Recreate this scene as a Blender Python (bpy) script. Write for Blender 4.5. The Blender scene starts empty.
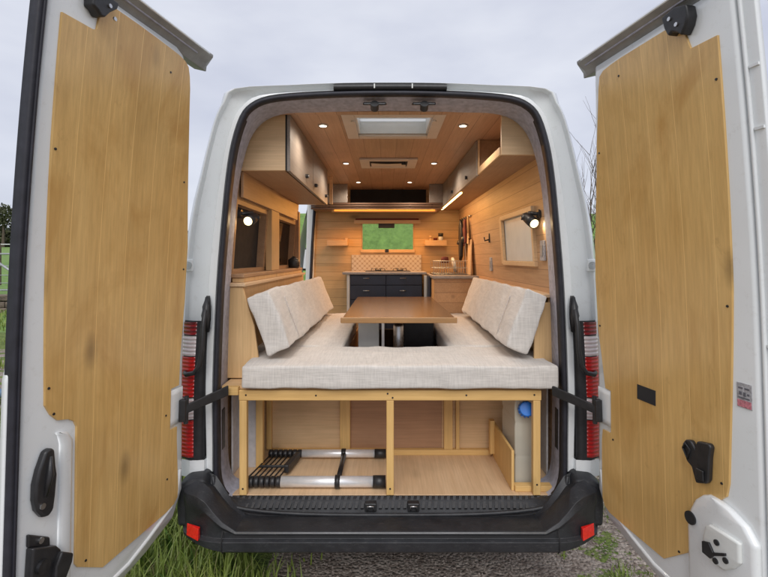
import bpy, bmesh, math, random
from mathutils import Vector, noise
R = math.radians
random.seed(7)
S = bpy.context.scene
COL = S.collection

# ------------------------------------------------------------------ camera, sky, sun, exposure
CX, CY, CZ = -.02, -2.23, 1.65
cam_d = bpy.data.cameras.new('camera')
cam = bpy.data.objects.new('camera', cam_d)
COL.objects.link(cam)
cam.location = (CX, CY, CZ)
cam.rotation_euler = (R(90), 0, 0)
cam_d.sensor_width = 36
cam_d.lens = 464 / 768 * 36
cam_d.shift_x = -2 / 768
cam_d.shift_y = -30.5 / 768
cam_d.clip_start = .05
cam_d.clip_end = 2000
S.camera = cam

w = bpy.data.worlds.new('World')
S.world = w
w.use_nodes = True
nt = w.node_tree
nt.nodes.clear()
wo = nt.nodes.new('ShaderNodeOutputWorld')
bg = nt.nodes.new('ShaderNodeBackground')
sky = nt.nodes.new('ShaderNodeTexSky')
sky.sky_type = 'NISHITA'
sky.sun_disc = False
sky.sun_elevation = R(43)
sky.sun_rotation = R(182)
tc = nt.nodes.new('ShaderNodeTexCoord')
mp = nt.nodes.new('ShaderNodeMapping')
mp.inputs['Scale'].default_value = (1, 1, 2.6)
nz = nt.nodes.new('ShaderNodeTexNoise')
nz.inputs['Scale'].default_value = 2.3
nz.inputs['Detail'].default_value = 5
nz.inputs['Roughness'].default_value = .5
rp = nt.nodes.new('ShaderNodeValToRGB')
rp.color_ramp.elements[0].position = .30
rp.color_ramp.elements[0].color = (4.5, 4.75, 5.75, 1)
rp.color_ramp.elements[1].position = .68
rp.color_ramp.elements[1].color = (6.5, 6.7, 7.35, 1)
mx = nt.nodes.new('ShaderNodeMix')
mx.data_type = 'RGBA'
mx.inputs['Factor'].default_value = .93
nt.links.new(tc.outputs['Generated'], mp.inputs['Vector'])
nt.links.new(mp.outputs['Vector'], nz.inputs['Vector'])
nt.links.new(nz.outputs['Fac'], rp.inputs['Fac'])
nt.links.new(sky.outputs['Color'], mx.inputs['A'])
nt.links.new(rp.outputs['Color'], mx.inputs['B'])
nt.links.new(mx.outputs['Result'], bg.inputs['Color'])
bg.inputs['Strength'].default_value = .1
nt.links.new(bg.outputs['Background'], wo.inputs['Surface'])

sun_d = bpy.data.lights.new('sun', 'SUN')
sun_d.energy = 1.5
sun_d.angle = R(40)
sun_d.color = (1, .97, .93)
sun = bpy.data.objects.new('sun', sun_d)
COL.objects.link(sun)
sun.location = (0, -6, 8)
sun.rotation_euler = (R(47), 0, R(2))

S.render.engine = 'CYCLES'
S.cycles.use_denoising = True
S.cycles.max_bounces = 8
S.cycles.diffuse_bounces = 5
S.cycles.transparent_max_bounces = 12
S.cycles.sample_clamp_indirect = 6
S.view_settings.view_transform = 'Standard'
S.view_settings.look = 'None'
S.view_settings.gamma = 1
S.view_settings.exposure = .36
S.view_settings.use_curve_mapping = False

# ------------------------------------------------------------------ materials
def new_mat(name):
    m = bpy.data.materials.new(name)
    m.use_nodes = True
    return m, m.node_tree, m.node_tree.nodes['Principled BSDF']

def ramp(t, fac, c1, c2, p1=.3, p2=.7):
    r = t.nodes.new('ShaderNodeValToRGB')
    r.color_ramp.elements[0].position = p1
    r.color_ramp.elements[0].color = (*c1, 1)
    r.color_ramp.elements[1].position = p2
    r.color_ramp.elements[1].color = (*c2, 1)
    t.links.new(fac, r.inputs['Fac'])
    return r.outputs['Color']

def noise_tex(t, scale, detail=4, vec=None, mscale=None, rough=.55, dist=0, loc=(0, 0, 0)):
    c = t.nodes.new('ShaderNodeTexCoord')
    m = t.nodes.new('ShaderNodeMapping')
    if mscale: m.inputs['Scale'].default_value = mscale
    m.inputs['Location'].default_value = loc
    t.links.new(c.outputs['Object'], m.inputs['Vector'])
    n = t.nodes.new('ShaderNodeTexNoise')
    n.inputs['Scale'].default_value = scale
    n.inputs['Detail'].default_value = detail
    n.inputs['Roughness'].default_value = rough
    n.inputs['Distortion'].default_value = dist
    t.links.new(m.outputs['Vector'], n.inputs['Vector'])
    return n.outputs['Fac']

def mixc(t, fac, a, b, mode='MIX'):
    m = t.nodes.new('ShaderNodeMix')
    m.data_type = 'RGBA'
    m.blend_type = mode
    for k, v in (('Factor', fac), ('A', a), ('B', b)):
        s = m.inputs[k]
        if isinstance(v, (int, float)): s.default_value = v
        elif isinstance(v, tuple): s.default_value = (*v, 1)
        else: t.links.new(v, s)
    return m.outputs['Result']

def math_n(t, op, a, b=0.):
    m = t.nodes.new('ShaderNodeMath')
    m.operation = op
    for i, v in enumerate((a, b)):
        if isinstance(v, (int, float)): m.inputs[i].default_value = v
        else: t.links.new(v, m.inputs[i])
    return m.outputs[0]

def bump(t, b, h, strength=.2, dist=.01):
    n = t.nodes.new('ShaderNodeBump')
    n.inputs['Strength'].default_value = strength
    n.inputs['Distance'].default_value = dist
    t.links.new(h, n.inputs['Height'])
    t.links.new(n.outputs['Normal'], b.inputs['Normal'])

def plain(name, c, rough=.5, metal=0, var=.12, scale=8, bmp=0, bscale=60, bd=.003, coat=0):
    m, t, b = new_mat(name)
    d = tuple(x * (1 - var) for x in c)
    u = tuple(min(1, x * (1 + var)) for x in c)
    t.links.new(ramp(t, noise_tex(t, scale, 6), d, u), b.inputs['Base Color'])
    b.inputs['Roughness'].default_value = rough
    rr = t.nodes.new('ShaderNodeMapRange')
    rr.inputs['To Min'].default_value = max(.03, rough - .12)
    rr.inputs['To Max'].default_value = min(1, rough + .12)
    t.links.new(noise_tex(t, scale * 2.3, 5), rr.inputs['Value'])
    t.links.new(rr.outputs[0], b.inputs['Roughness'])
    b.inputs['Metallic'].default_value = metal
    b.inputs['Coat Weight'].default_value = coat
    if bmp: bump(t, b, noise_tex(t, bscale, 3), bmp, bd)
    return m

def wood(name, c1, c2, grain='z', groove=None, spacing=.1, gw=.03, knots=.5, rough=.5, gcol=.45, goff=0., contrast=1., tone=(.84, 1.06), blotc=.62, coat=0.):
    """grain runs along one axis; groove = axis across the boards, spacing in metres"""
    m, t, b = new_mat(name)
    st = {'x': (.12, 1, 1), 'y': (1, .12, 1), 'z': (1, 1, .12)}[grain]
    base = ramp(t, noise_tex(t, 7, 6, mscale=st, dist=1.2), c1, c2, .28, .74)
    fine = noise_tex(t, 90, 4, mscale={'x': (.04, 1, 1), 'y': (1, .04, 1), 'z': (1, 1, .04)}[grain], rough=.65)
    base = mixc(t, .35 * contrast, base, ramp(t, fine, tuple(x * .72 for x in c1), tuple(min(1, x * 1.12) for x in c2), .3, .7))
    blot = noise_tex(t, 2.2, 3, mscale=st if 0 else None, loc=(3, 1, 5))
    base = mixc(t, ramp(t, blot, (0, 0, 0), (.42, .42, .42), .5, .75), base, tuple(x * blotc for x in c1))
    b.inputs['Coat Weight'].default_value = coat
    b.inputs['Coat Roughness'].default_value = .22
    if coat:   # varnish: golden blotches stretched a little along the grain
        bl1 = noise_tex(t, 3.4, 5, mscale=(1, 1, .6), loc=(1, 7, 2), rough=.6, dist=.8)
        base = mixc(t, ramp(t, bl1, (0, 0, 0), (.75, .75, .75), .50, .70), base, (.52, .28, .075))
        bl2 = noise_tex(t, 9, 6, mscale=(1, 1, .45), loc=(9, 3, 2), rough=.7, dist=1.5)
        base = mixc(t, ramp(t, bl2, (0, 0, 0), (.55, .55, .55), .60, .78), base, (.38, .20, .06))
    if knots:
        c = t.nodes.new('ShaderNodeTexCoord')
        mm = t.nodes.new('ShaderNodeMapping')
        mm.inputs['Scale'].default_value = {'x': (.45, 1, 1), 'y': (1, .45, 1), 'z': (1, 1, .45)}[grain]
        t.links.new(c.outputs['Object'], mm.inputs['Vector'])
        v = t.nodes.new('ShaderNodeTexVoronoi')
        v.inputs['Scale'].default_value = 4.6
        t.links.new(mm.outputs['Vector'], v.inputs['Vector'])
        k = ramp(t, v.outputs['Distance'], (knots, knots, knots), (0, 0, 0), .03, .16)
        base = mixc(t, k, base, tuple(x * .33 for x in c1))
    if groove:
        c = t.nodes.new('ShaderNodeTexCoord')
        s = t.nodes.new('ShaderNodeSeparateXYZ')
        t.links.new(c.outputs['Object'], s.inputs[0])
        q = math_n(t, 'DIVIDE', math_n(t, 'ADD', s.outputs['XYZ'.index(groove.upper())], 50 + goff), spacing)
        fr = math_n(t, 'FRACT', q)
        g = math_n(t, 'LESS_THAN', fr, gw)
        # every board gets its own tone
        wn = t.nodes.new('ShaderNodeTexWhiteNoise')
        wn.noise_dimensions = '1D'
        t.links.new(math_n(t, 'FLOOR', q), wn.inputs['W'])
        tn = t.nodes.new('ShaderNodeMapRange')
        tn.inputs['To Min'].default_value = tone[0]
        tn.inputs['To Max'].default_value = tone[1]
        t.links.new(wn.outputs['Value'], tn.inputs['Value'])
        cc = t.nodes.new('ShaderNodeCombineColor')
        for i in range(3): t.links.new(tn.outputs[0], cc.inputs[i])
        base = mixc(t, 1., base, cc.outputs[0], 'MULTIPLY')
        gc = tuple(x * gcol for x in c1) if gcol < 1 else tuple(min(1, x * gcol) for x in c2)
        base = mixc(t, math_n(t, 'MULTIPLY', g, .8), base, gc)
        h = math_n(t, 'SUBTRACT', math_n(t, 'MULTIPLY', fine, .12), g)
        bump(t, b, h, .5, .003)
    else:
        bump(t, b, fine, .12, .002)
    t.links.new(base, b.inputs['Base Color'])
    b.inputs['Roughness'].default_value = rough
    return m

def emit(name, c, s):
    m, t, b = new_mat(name)
    b.inputs['Base Color'].default_value = (*c, 1)
    b.inputs['Emission Color'].default_value = (*c, 1)
    b.inputs['Emission Strength'].default_value = s
    return m

def glass(name, tint=(.9, .95, .95), refl=.08, rough=.02):
    m = bpy.data.materials.new(name)
    m.use_nodes = True
    t = m.node_tree
    t.nodes.clear()
    o = t.nodes.new('ShaderNodeOutputMaterial')
    tr = t.nodes.new('ShaderNodeBsdfTransparent')
    tr.inputs[0].default_value = (*tint, 1)
    gl = t.nodes.new('ShaderNodeBsdfGlossy')
    gl.inputs['Roughness'].default_value = rough
    mi = t.nodes.new('ShaderNodeMixShader')
    lw = t.nodes.new('ShaderNodeLayerWeight')
    lw.inputs[0].default_value = .12
    ad = math_n(t, 'ADD', lw.outputs['Fresnel'], refl)
    t.links.new(ad, mi.inputs[0])
    t.links.new(tr.outputs[0], mi.inputs[1])
    t.links.new(gl.outputs[0], mi.inputs[2])
    t.links.new(mi.outputs[0], o.inputs[0])
    return m

def fabric(name, c, v=.13, weave=420):
    m, t, b = new_mat(name)
    n1 = noise_tex(t, 170, 2, mscale=(.07, 1, 1))
    n2 = noise_tex(t, 170, 2, mscale=(1, .07, .07), loc=(4, 4, 4))
    s = math_n(t, 'MULTIPLY', math_n(t, 'ADD', n1, n2), .5)
    base = ramp(t, s, tuple(x * (1 - v) for x in c), tuple(min(1, x * (1 + v * .6)) for x in c), .38, .60)
    base = mixc(t, ramp(t, noise_tex(t, 4, 4), (0, 0, 0), (.2, .2, .2), .45, .8), base, tuple(x * .8 for x in c))
    t.links.new(base, b.inputs['Base Color'])
    b.inputs['Roughness'].default_value = .95
    b.inputs['Specular IOR Level'].default_value = .15
    b.inputs['Sheen Weight'].default_value = .2
    bump(t, b, s, .35, .004)
    return m

M = {}
def white_paint(name, c, dirt=.0):
    m, t, b = new_mat(name)
    base = ramp(t, noise_tex(t, 3, 5), tuple(x * .95 for x in c), c, .3, .7)
    # road film and specks
    n = noise_tex(t, 26, 8, rough=.75)
    base = mixc(t, ramp(t, n, (0, 0, 0), (.35, .35, .35), .56, .78), base, (.42, .40, .35))
    t.links.new(base, b.inputs['Base Color'])
    b.inputs['Roughness'].default_value = .28
    b.inputs['Coat Weight'].default_value = .7
    b.inputs['Coat Roughness'].default_value = .06
    bump(t, b, noise_tex(t, 2.2, 2), .12, .02)
    return m
M['paint'] = white_paint('white_paint', (.80, .825, .83))
M['door_ply'] = wood('door_plywood', (.62, .375, .125), (.80, .53, .205), 'z', 'y', .118, .022, knots=.6, rough=.30, gcol=1.15, contrast=1., tone=(.95, 1.03), blotc=.70, coat=.25)
M['wall_wood'] = wood('wall_pine', (.48, .285, .15), (.63, .41, .235), 'y', 'z', .095, .04, knots=.75, rough=.5)
M['bulk_wood'] = wood('bulkhead_pine', (.62, .40, .175), (.78, .54, .28), 'x', 'z', .095, .04, knots=.7, rough=.5)
M['ceil_wood'] = wood('ceiling_cladding', (.47, .275, .165), (.59, .37, .235), 'y', 'x', .11, .025, knots=.2, rough=.42)
M['ply'] = wood('plywood', (.62, .41, .23), (.75, .54, .34), 'y', None, knots=.25, rough=.55)
M['ply_x'] = wood('plywood_cross', (.62, .40, .20), (.74, .52, .30), 'x', None, knots=.4, rough=.55)
M['ply_z'] = wood('plywood_upright', (.60, .38, .17), (.74, .50, .26), 'z', None, knots=.3, rough=.55)
M['ply_red'] = wood('red_plywood', (.36, .19, .10), (.47, .27, .15), 'x', None, knots=.3, rough=.55)
M['batten'] = wood('pine_batten', (.66, .40, .13), (.80, .53, .22), 'z', None, knots=.5, rough=.5)
M['batten_x'] = wood('pine_batten_cross', (.66, .40, .13), (.80, .53, .22), 'x', None, knots=.5, rough=.5)
M['cab_wood'] = wood('cabinet_wood', (.68, .45, .235), (.80, .57, .34), 'x', None, knots=.25, rough=.5)
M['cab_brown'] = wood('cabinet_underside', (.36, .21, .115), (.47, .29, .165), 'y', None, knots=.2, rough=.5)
M['grey_wash'] = wood('grey_washed_door', (.25, .21, .18), (.35, .30, .26), 'y', None, knots=.1, rough=.5)
M['table'] = wood('table_wood', (.11, .062, .035), (.19, .105, .06), 'x', 'x', .12, .015, knots=.1, rough=.22)
M['table_edge'] = wood('table_edge_wood', (.30, .155, .06), (.42, .24, .10), 'x', None, knots=.1, rough=.35)
M['dark_wood'] = wood('dark_rail_wood', (.12, .065, .04), (.20, .11, .07), 'x', None, knots=.1, rough=.5)
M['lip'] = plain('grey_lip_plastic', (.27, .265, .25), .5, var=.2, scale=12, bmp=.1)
M['trim'] = plain('grey_carpet_trim', (.42, .42, .49), .95, var=.2, scale=40, bmp=.6, bscale=400)
M['trim_light'] = plain('pale_side_trim', (.55, .53, .53), .8, var=.12, scale=30, bmp=.2, bscale=200)
M['rubber'] = plain('black_rubber', (.018, .018, .026), .6, var=.3, scale=20, bmp=.1)
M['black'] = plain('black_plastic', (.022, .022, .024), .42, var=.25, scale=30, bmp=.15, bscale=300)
def bumper_mat():
    m, t, b = new_mat('bumper_plastic')
    base = ramp(t, noise_tex(t, 9, 8, rough=.7), (.014, .015, .018), (.034, .036, .041), .35, .7)
    scr = noise_tex(t, 130, 10, mscale=(.25, 1, 1), rough=.85)
    base = mixc(t, ramp(t, scr, (0, 0, 0), (.8, .8, .8), .56, .70), base, (.15, .145, .14))
    t.links.new(base, b.inputs['Base Color'])
    b.inputs['Roughness'].default_value = .5
    bump(t, b, noise_tex(t, 500, 2), .25, .002)
    return m
M['bumper'] = bumper_mat()
M['red'] = plain('red_lens', (.62, .012, .010), .12, var=.3, scale=60, coat=.6)
M['dark_red'] = plain('dark_red_lens', (.22, .008, .012), .12, var=.3, scale=60, coat=.6)
def lens(name, c, e):
    m, t, b = new_mat(name)
    c_ = t.nodes.new('ShaderNodeTexCoord')
    v = t.nodes.new('ShaderNodeTexWave')
    v.bands_direction = 'Z'
    v.inputs['Scale'].default_value = 17
    v.inputs['Distortion'].default_value = .3
    t.links.new(c_.outputs['Object'], v.inputs['Vector'])
    fac = math_n(t, 'ADD', math_n(t, 'MULTIPLY', v.outputs['Fac'], .45), math_n(t, 'MULTIPLY', noise_tex(t, 22, 3), .6))
    t.links.new(ramp(t, fac, c, e, .35, .75), b.inputs['Base Color'])
    b.inputs['Roughness'].default_value = .08
    b.inputs['Coat Weight'].default_value = .8
    bump(t, b, v.outputs['Fac'], .5, .006)
    return m
M['red'] = lens('red_lens', (.60, .012, .010), (.36, .007, .006))
M['dark_red'] = lens('dark_red_lens', (.30, .008, .012), (.10, .004, .006))
M['clear'] = lens('clear_lens', (.72, .66, .66), (.55, .44, .44))
M['reflector'] = plain('red_reflector', (.85, .02, .015), .2, var=.15, scale=90, coat=.6)
M['steel'] = plain('steel', (.55, .55, .55), .3, 1, var=.15, scale=30)
M['alu'] = plain('aluminium', (.86, .86, .87), .34, .45, var=.06, scale=30)
M['dark_metal'] = plain('dark_metal', (.06, .06, .065), .4, .8, var=.3, scale=40)
M['linen'] = fabric('linen', (.63, .60, .565))
M['linen2'] = fabric('linen_backrest', (.58, .525, .49))
M['white'] = plain('white_plastic', (.70, .72, .70), .4, var=.06)
M['cream'] = plain('cream_plastic', (.62, .53, .44), .5, var=.06)
M['navy'] = plain('navy_paint', (.022, .032, .060), .4, var=.2, bmp=.1)
M['worktop'] = plain('grey_worktop', (.34, .32, .31), .35, var=.2, scale=50)
M['blue'] = plain('blue_plastic', (.02, .17, .60), .35, var=.1)
M['dull_blue'] = plain('dull_blue_paint', (.12, .20, .30), .6, var=.3)
M['dark'] = plain('dark_lining', (.02, .02, .022), .8, var=.2)
M['glass'] = glass('window_glass', (.97, .98, .96), .0, .02)
M['dark_glass'] = glass('tinted_glass', (.10, .11, .11), .12)
M['tyre'] = plain('tyre_rubber', (.02, .02, .02), .85, var=.2, bmp=.3)
M['dish'] = plain('maroon_cloth', (.14, .03, .025), .9, var=.3)
M['sticker'] = plain('grey_sticker', (.42, .42, .44), .5, var=.35, scale=120)
M['pink'] = plain('pink_print', (.55, .20, .24), .5, var=.4, scale=160)
M['print'] = plain('dark_print', (.12, .12, .14), .5, var=.2)
M['stone'] = plain('wall_stone', (.17, .13, .10), .9, var=.5, scale=5, bmp=.8, bscale=12, bd=.05)
M['galv'] = plain('galvanised_steel', (.42, .43, .44), .5, .6, var=.2, scale=10)
M['bark'] = plain('bark', (.10, .075, .055), .9, var=.4, scale=12, bmp=.5, bscale=50)
M['leaf'] = plain('leaf_green', (.07, .13, .03), .6, var=.5, scale=20)
M['leaf_dark'] = plain('hedge_green', (.055, .06, .022), .7, var=.6, scale=2)
M['flower'] = plain('yellow_petal', (.75, .58, .03), .6, var=.1)
M['hill'] = plain('hill_green', (.10, .13, .12), .9, var=.25, scale=.02)

def grass_mat():
    m, t, b = new_mat('grass_blades')
    g = t.nodes.new('ShaderNodeObjectInfo')
    base = ramp(t, noise_tex(t, 3, 4), (.10, .165, .022), (.26, .33, .055), .3, .7)
    base = mixc(t, ramp(t, noise_tex(t, 45, 2, mscale=(1, 1, .1)), (0, 0, 0), (.7, .7, .7), .5, .7), base, (.26, .27, .09))
    t.links.new(base, b.inputs['Base Color'])
    b.inputs['Roughness'].default_value = .55
    b.inputs['Transmission Weight'].default_value = 0
    return m
M['grass'] = grass_mat()
M['weed'] = plain('weed_leaf', (.10, .20, .04), .5, var=.45, scale=9)
M['straw'] = plain('dry_straw', (.38, .32, .16), .8, var=.25, scale=9)

def ground_mat():
    m, t, b = new_mat('gravel_and_turf')
    c = t.nodes.new('ShaderNodeTexCoord')
    v = t.nodes.new('ShaderNodeTexVoronoi')
    v.inputs['Scale'].default_value = 55
    t.links.new(c.outputs['Object'], v.inputs['Vector'])
    sep = t.nodes.new('ShaderNodeSeparateColor')
    t.links.new(v.outputs['Color'], sep.inputs[0])
    gravel = ramp(t, sep.outputs[0], (.22, .17, .14), (.50, .43, .37), .1, .95)
    gravel = mixc(t, ramp(t, noise_tex(t, 1.7, 5), (0, 0, 0), (.6, .6, .6), .4, .7), gravel, (.20, .15, .12))
    turf = ramp(t, noise_tex(t, 14, 8, rough=.75), (.045, .085, .014), (.20, .27, .05), .3, .7)
    turf = mixc(t, ramp(t, noise_tex(t, 3.1, 3), (0, 0, 0), (.5, .5, .5), .45, .7), turf, (.28, .30, .09))
    s = t.nodes.new('ShaderNodeSeparateXYZ')
    t.links.new(c.outputs['Object'], s.inputs[0])
    X, Y = s.outputs[0], s.outputs[1]
    n = noise_tex(t, 1.3, 7, rough=.7)
    # track runs along the van and behind it; turf to the left beside the van, and far away
    wob = math_n(t, 'MULTIPLY', math_n(t, 'SUBTRACT', n, .5), 2.6)
    left = math_n(t, 'LESS_THAN', math_n(t, 'ADD', X, math_n(t, 'MULTIPLY', wob, .4)), -.55)
    near = math_n(t, 'MULTIPLY', left, math_n(t, 'GREATER_THAN', math_n(t, 'ADD', Y, wob), -.9))
    near = math_n(t, 'MULTIPLY', near, math_n(t, 'GREATER_THAN', math_n(t, 'ADD', X, wob), -4.2))
    right = math_n(t, 'MULTIPLY', math_n(t, 'GREATER_THAN', math_n(t, 'ADD', X, math_n(t, 'MULTIPLY', wob, .5)), 1.0), math_n(t, 'GREATER_THAN', noise_tex(t, 4.5, 7, rough=.75), .53))
    far = math_n(t, 'GREATER_THAN', math_n(t, 'ADD', Y, wob), 6.2)
    farl = math_n(t, 'LESS_THAN', math_n(t, 'ADD', X, wob), -9)
    patch = math_n(t, 'MULTIPLY', math_n(t, 'LESS_THAN', X, -3.5), math_n(t, 'GREATER_THAN', noise_tex(t, 2.2, 6, mscale=(.35, 1.5, 1)), .52))
    k = math_n(t, 'MAXIMUM', math_n(t, 'MAXIMUM', near, right), math_n(t, 'MAXIMUM', far, math_n(t, 'MAXIMUM', farl, patch)))
    t.links.new(mixc(t, k, gravel, turf), b.inputs['Base Color'])
    b.inputs['Roughness'].default_value = .92
    bump(t, b, math_n(t, 'ADD', math_n(t, 'MULTIPLY', v.outputs['Distance'], -1.), noise_tex(t, 60, 5)), .8, .02)
    return m
M['ground'] = ground_mat()

def field_mat():
    m, t, b = new_mat('meadow')
    base = ramp(t, noise_tex(t, 5, 10, rough=.78, mscale=(1, .6, .4)), (.06, .125, .018), (.21, .35, .075), .36, .64)
    base = mixc(t, ramp(t, noise_tex(t, .12, 3), (0, 0, 0), (.6, .6, .6), .4, .7), base, (.20, .30, .08))
    t.links.new(base, b.inputs['Base Color'])
    b.inputs['Roughness'].default_value = .9
    bump(t, b, noise_tex(t, 7, 6), .7, .06)
    return m
M['field'] = field_mat()

def tile_mat():
    m, t, b = new_mat('patterned_tiles')
    c = t.nodes.new('ShaderNodeTexCoord')
    mm = t.nodes.new('ShaderNodeMapping')
    mm.inputs['Rotation'].default_value = (0, R(45), 0)
    t.links.new(c.outputs['Object'], mm.inputs[0])
    v = t.nodes.new('ShaderNodeTexVoronoi')
    v.inputs['Scale'].default_value = 26
    v.inputs['Randomness'].default_value = 0
    t.links.new(mm.outputs[0], v.inputs['Vector'])
    base = ramp(t, v.outputs['Distance'], (.66, .60, .50), (.46, .36, .25), .42, .60)
    t.links.new(base, b.inputs['Base Color'])
    b.inputs['Roughness'].default_value = .3
    return m
M['tile'] = tile_mat()

def jug_mat():
    m, t, b = new_mat('milky_plastic')
    b.inputs['Base Color'].default_value = (.85, .80, .66, 1)
    b.inputs['Roughness'].default_value = .45
    b.inputs['Alpha'].default_value = .5
    bump(t, b, noise_tex(t, 12, 3), .2, .01)
    return m
M['jug'] = jug_mat()
M['water'] = plain('stored_water', (.26, .25, .23), .15, var=.1)
M['led'] = emit('led_orange', (1., .42, .06), .85)
M['led_w'] = emit('led_warm', (1., .62, .24), 7)
M['lamp'] = emit('lamp_warm', (1., .80, .45), 1.9)
M['down'] = emit('downlight_glow', (1., .86, .68), 5)

# ------------------------------------------------------------------ mesh builder
class MB:
    def __init__(s): s.v, s.f = [], []
    def add(s, vs, fs):
        o = len(s.v)
        s.v += [tuple(p) for p in vs]
        s.f += [tuple(i + o for i in f) for f in fs]
        return s
    def box(s, x0, x1, y0, y1, z0, z1):
        vs = [(x, y, z) for x in (x0, x1) for y in (y0, y1) for z in (z0, z1)]
        return s.add(vs, [(0, 1, 3, 2), (4, 6, 7, 5), (0, 4, 5, 1), (2, 3, 7, 6), (0, 2, 6, 4), (1, 5, 7, 3)])
    def hexa(s, p):   # 8 corners, bottom ring of 4 then top ring of 4
        return s.add(p, [(3, 2, 1, 0), (4, 5, 6, 7), (0, 1, 5, 4), (1, 2, 6, 5), (2, 3, 7, 6), (3, 0, 4, 7)])
    def loft(s, loops, close=True, cap=False):
        n = len(loops[0])
        vs = [p for l in loops for p in l]
        fs = []
        for k in range(len(loops) - 1):
            for i in range(n if close else n - 1):
                j = (i + 1) % n
                fs.append((k * n + i, k * n + j, (k + 1) * n + j, (k + 1) * n + i))
        if cap:
            fs.append(tuple(range(n - 1, -1, -1)))
            fs.append(tuple((len(loops) - 1) * n + i for i in range(n)))
        return s.add(vs, fs)
    def tube(s, pts, r, n=10, cap=True):
        pts = [Vector(p) for p in pts]
        rs = r if isinstance(r, (list, tuple)) else [r] * len(pts)
        loops, up = [], None
        for i, p in enumerate(pts):
            d = (pts[min(i + 1, len(pts) - 1)] - pts[max(i - 1, 0)]).normalized()
            if up is None:
                up = Vector((0, 0, 1)) if abs(d.z) < .9 else Vector((0, 1, 0))
            a = d.cross(up).normalized()
            up = a.cross(d).normalized()
            loops.append([p + (a * math.cos(q) + up * math.sin(q)) * rs[i] for q in [2 * math.pi * k / n for k in range(n)]])
        return s.loft(loops, True, cap)
    def cyl(s, a, b, r, r2=None, n=20): return s.tube([a, b], [r, r if r2 is None else r2], n)
    def prism_y(s, poly, y0, y1):
        return s.loft([[(x, y0, z) for x, z in poly], [(x, y1, z) for x, z in poly]], True, True)
    def prism_x(s, poly, x0, x1):
        return s.loft([[(x0, y, z) for y, z in poly], [(x1, y, z) for y, z in poly]], True, True)
    def build(s, name, mat, parent=None, bevel=0, smooth=False, seg=2, sub=0, world=False):
        me = bpy.data.meshes.new(name)
        off = Vector((0, 0, 0))
        p = parent
        while p is not None:
            off += p.location
            p = p.parent
        org = Vector((0, 0, 0))
        if parent is None and s.v and not world:
            xs, ys, zs = zip(*s.v)
            org = Vector(((min(xs) + max(xs)) / 2, (min(ys) + max(ys)) / 2, min(zs)))
        me.from_pydata([Vector(q) - off - org for q in s.v], [], s.f)
        me.materials.append(M[mat] if isinstance(mat, str) else mat)
        bm = bmesh.new()
        bm.from_mesh(me)
        loose = [q for q in bm.verts if not q.link_faces]
        if loose: bmesh.ops.delete(bm, geom=loose, context='VERTS')
        bmesh.ops.recalc_face_normals(bm, faces=bm.faces)
        bm.to_mesh(me)
        bm.free()
        o = bpy.data.objects.new(name, me)
        COL.objects.link(o)
        o.location = org
        o.parent = parent
        if smooth:
            for q in me.polygons: q.use_smooth = True
        if bevel:
            b = o.modifiers.new('edge', 'BEVEL')
            b.width = bevel
            b.segments = seg
            b.limit_method = 'ANGLE'
            b.angle_limit = R(35)
            for q in me.polygons: q.use_smooth = True
            wn = o.modifiers.new('normals', 'WEIGHTED_NORMAL')
            wn.keep_sharp = True
        if sub:
            q = o.modifiers.new('soft', 'SUBSURF')
            q.levels = q.render_levels = sub
        return o

def tag(o, label, cat, group=None, kind=None):
    if label: o['label'] = label
    if cat: o['category'] = cat
    if group: o['group'] = group
    if kind: o['kind'] = kind
    return o

def thing(name, loc, label, cat, group=None):
    o = bpy.data.objects.new(name, None)
    o.empty_display_size = .1
    COL.objects.link(o)
    o.location = loc
    return tag(o, label, cat, group)

def copy_tree(o, parent=None):
    c = o.copy()
    COL.objects.link(c)
    c.parent = parent
    for ch in list(o.children): copy_tree(ch, c)
    return c

def lab(o, t):
    o['label'] = t
    return o

def box(name, mat, parent, x0, x1, y0, y1, z0, z1, bevel=.003):
    return MB().box(x0, x1, y0, y1, z0, z1).build(name, mat, parent, bevel)

def chaikin(p, it=2, closed=True):
    for _ in range(it):
        q = []
        n = len(p)
        for i in range(n if closed else n - 1):
            a, b = p[i], p[(i + 1) % n]
            q.append((a[0] * .75 + b[0] * .25, a[1] * .75 + b[1] * .25))
            q.append((a[0] * .25 + b[0] * .75, a[1] * .25 + b[1] * .75))
        p = q
    return p

# ------------------------------------------------------------------ terrain
def sm(a, b, x):
    t = max(0, min(1, (x - a) / (b - a)))
    return t * t * (3 - 2 * t)
def terrain_z(x, y):
    z = 0
    bank = sm(8.0, 15, y) * 3.3 * sm(-7.5, -4.5, x)
    fld = sm(12.0, 12.4, y) * .5 + sm(13, 85, y) * 3.1
    z = max(bank, fld * (1 - sm(-7.5, -4.5, x))) if y > 8 else 0
    return z - .004 + .05 * noise.noise(Vector((x * .6, y * .6, 0))) * sm(2.5, 7, abs(y) + abs(x) * .6)
g = MB()
xs = [-400, -200, -120, -80, -50, -35, -26] + [-20 + i * .8 for i in range(51)] + [26, 35, 50, 80, 120, 200, 400]
ys = [-60, -30, -15] + [-8 + i * .5 for i in range(33)]
n = len(xs)
g.add([(x, y, terrain_z(x, y)) for y in ys for x in xs], [(j * n + i, j * n + i + 1, (j + 1) * n + i + 1, (j + 1) * n + i) for j in range(len(ys) - 1) for i in range(n - 1)])
tag(g.build('ground', 'ground', smooth=True, world=True), None, None, kind='structure')
g = MB()
ys2 = [8 + i * .4 for i in range(20)] + [16 + i * 3 for i in range(25)] + [100, 150, 250, 500, 900]
g.add([(x, y, terrain_z(x, y)) for y in ys2 for x in xs], [(j * n + i, j * n + i + 1, (j + 1) * n + i + 1, (j + 1) * n + i) for j in range(len(ys2) - 1) for i in range(n - 1)])
tag(g.build('field', 'field', smooth=True, world=True), None, None, kind='structure')
g = MB()
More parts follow.
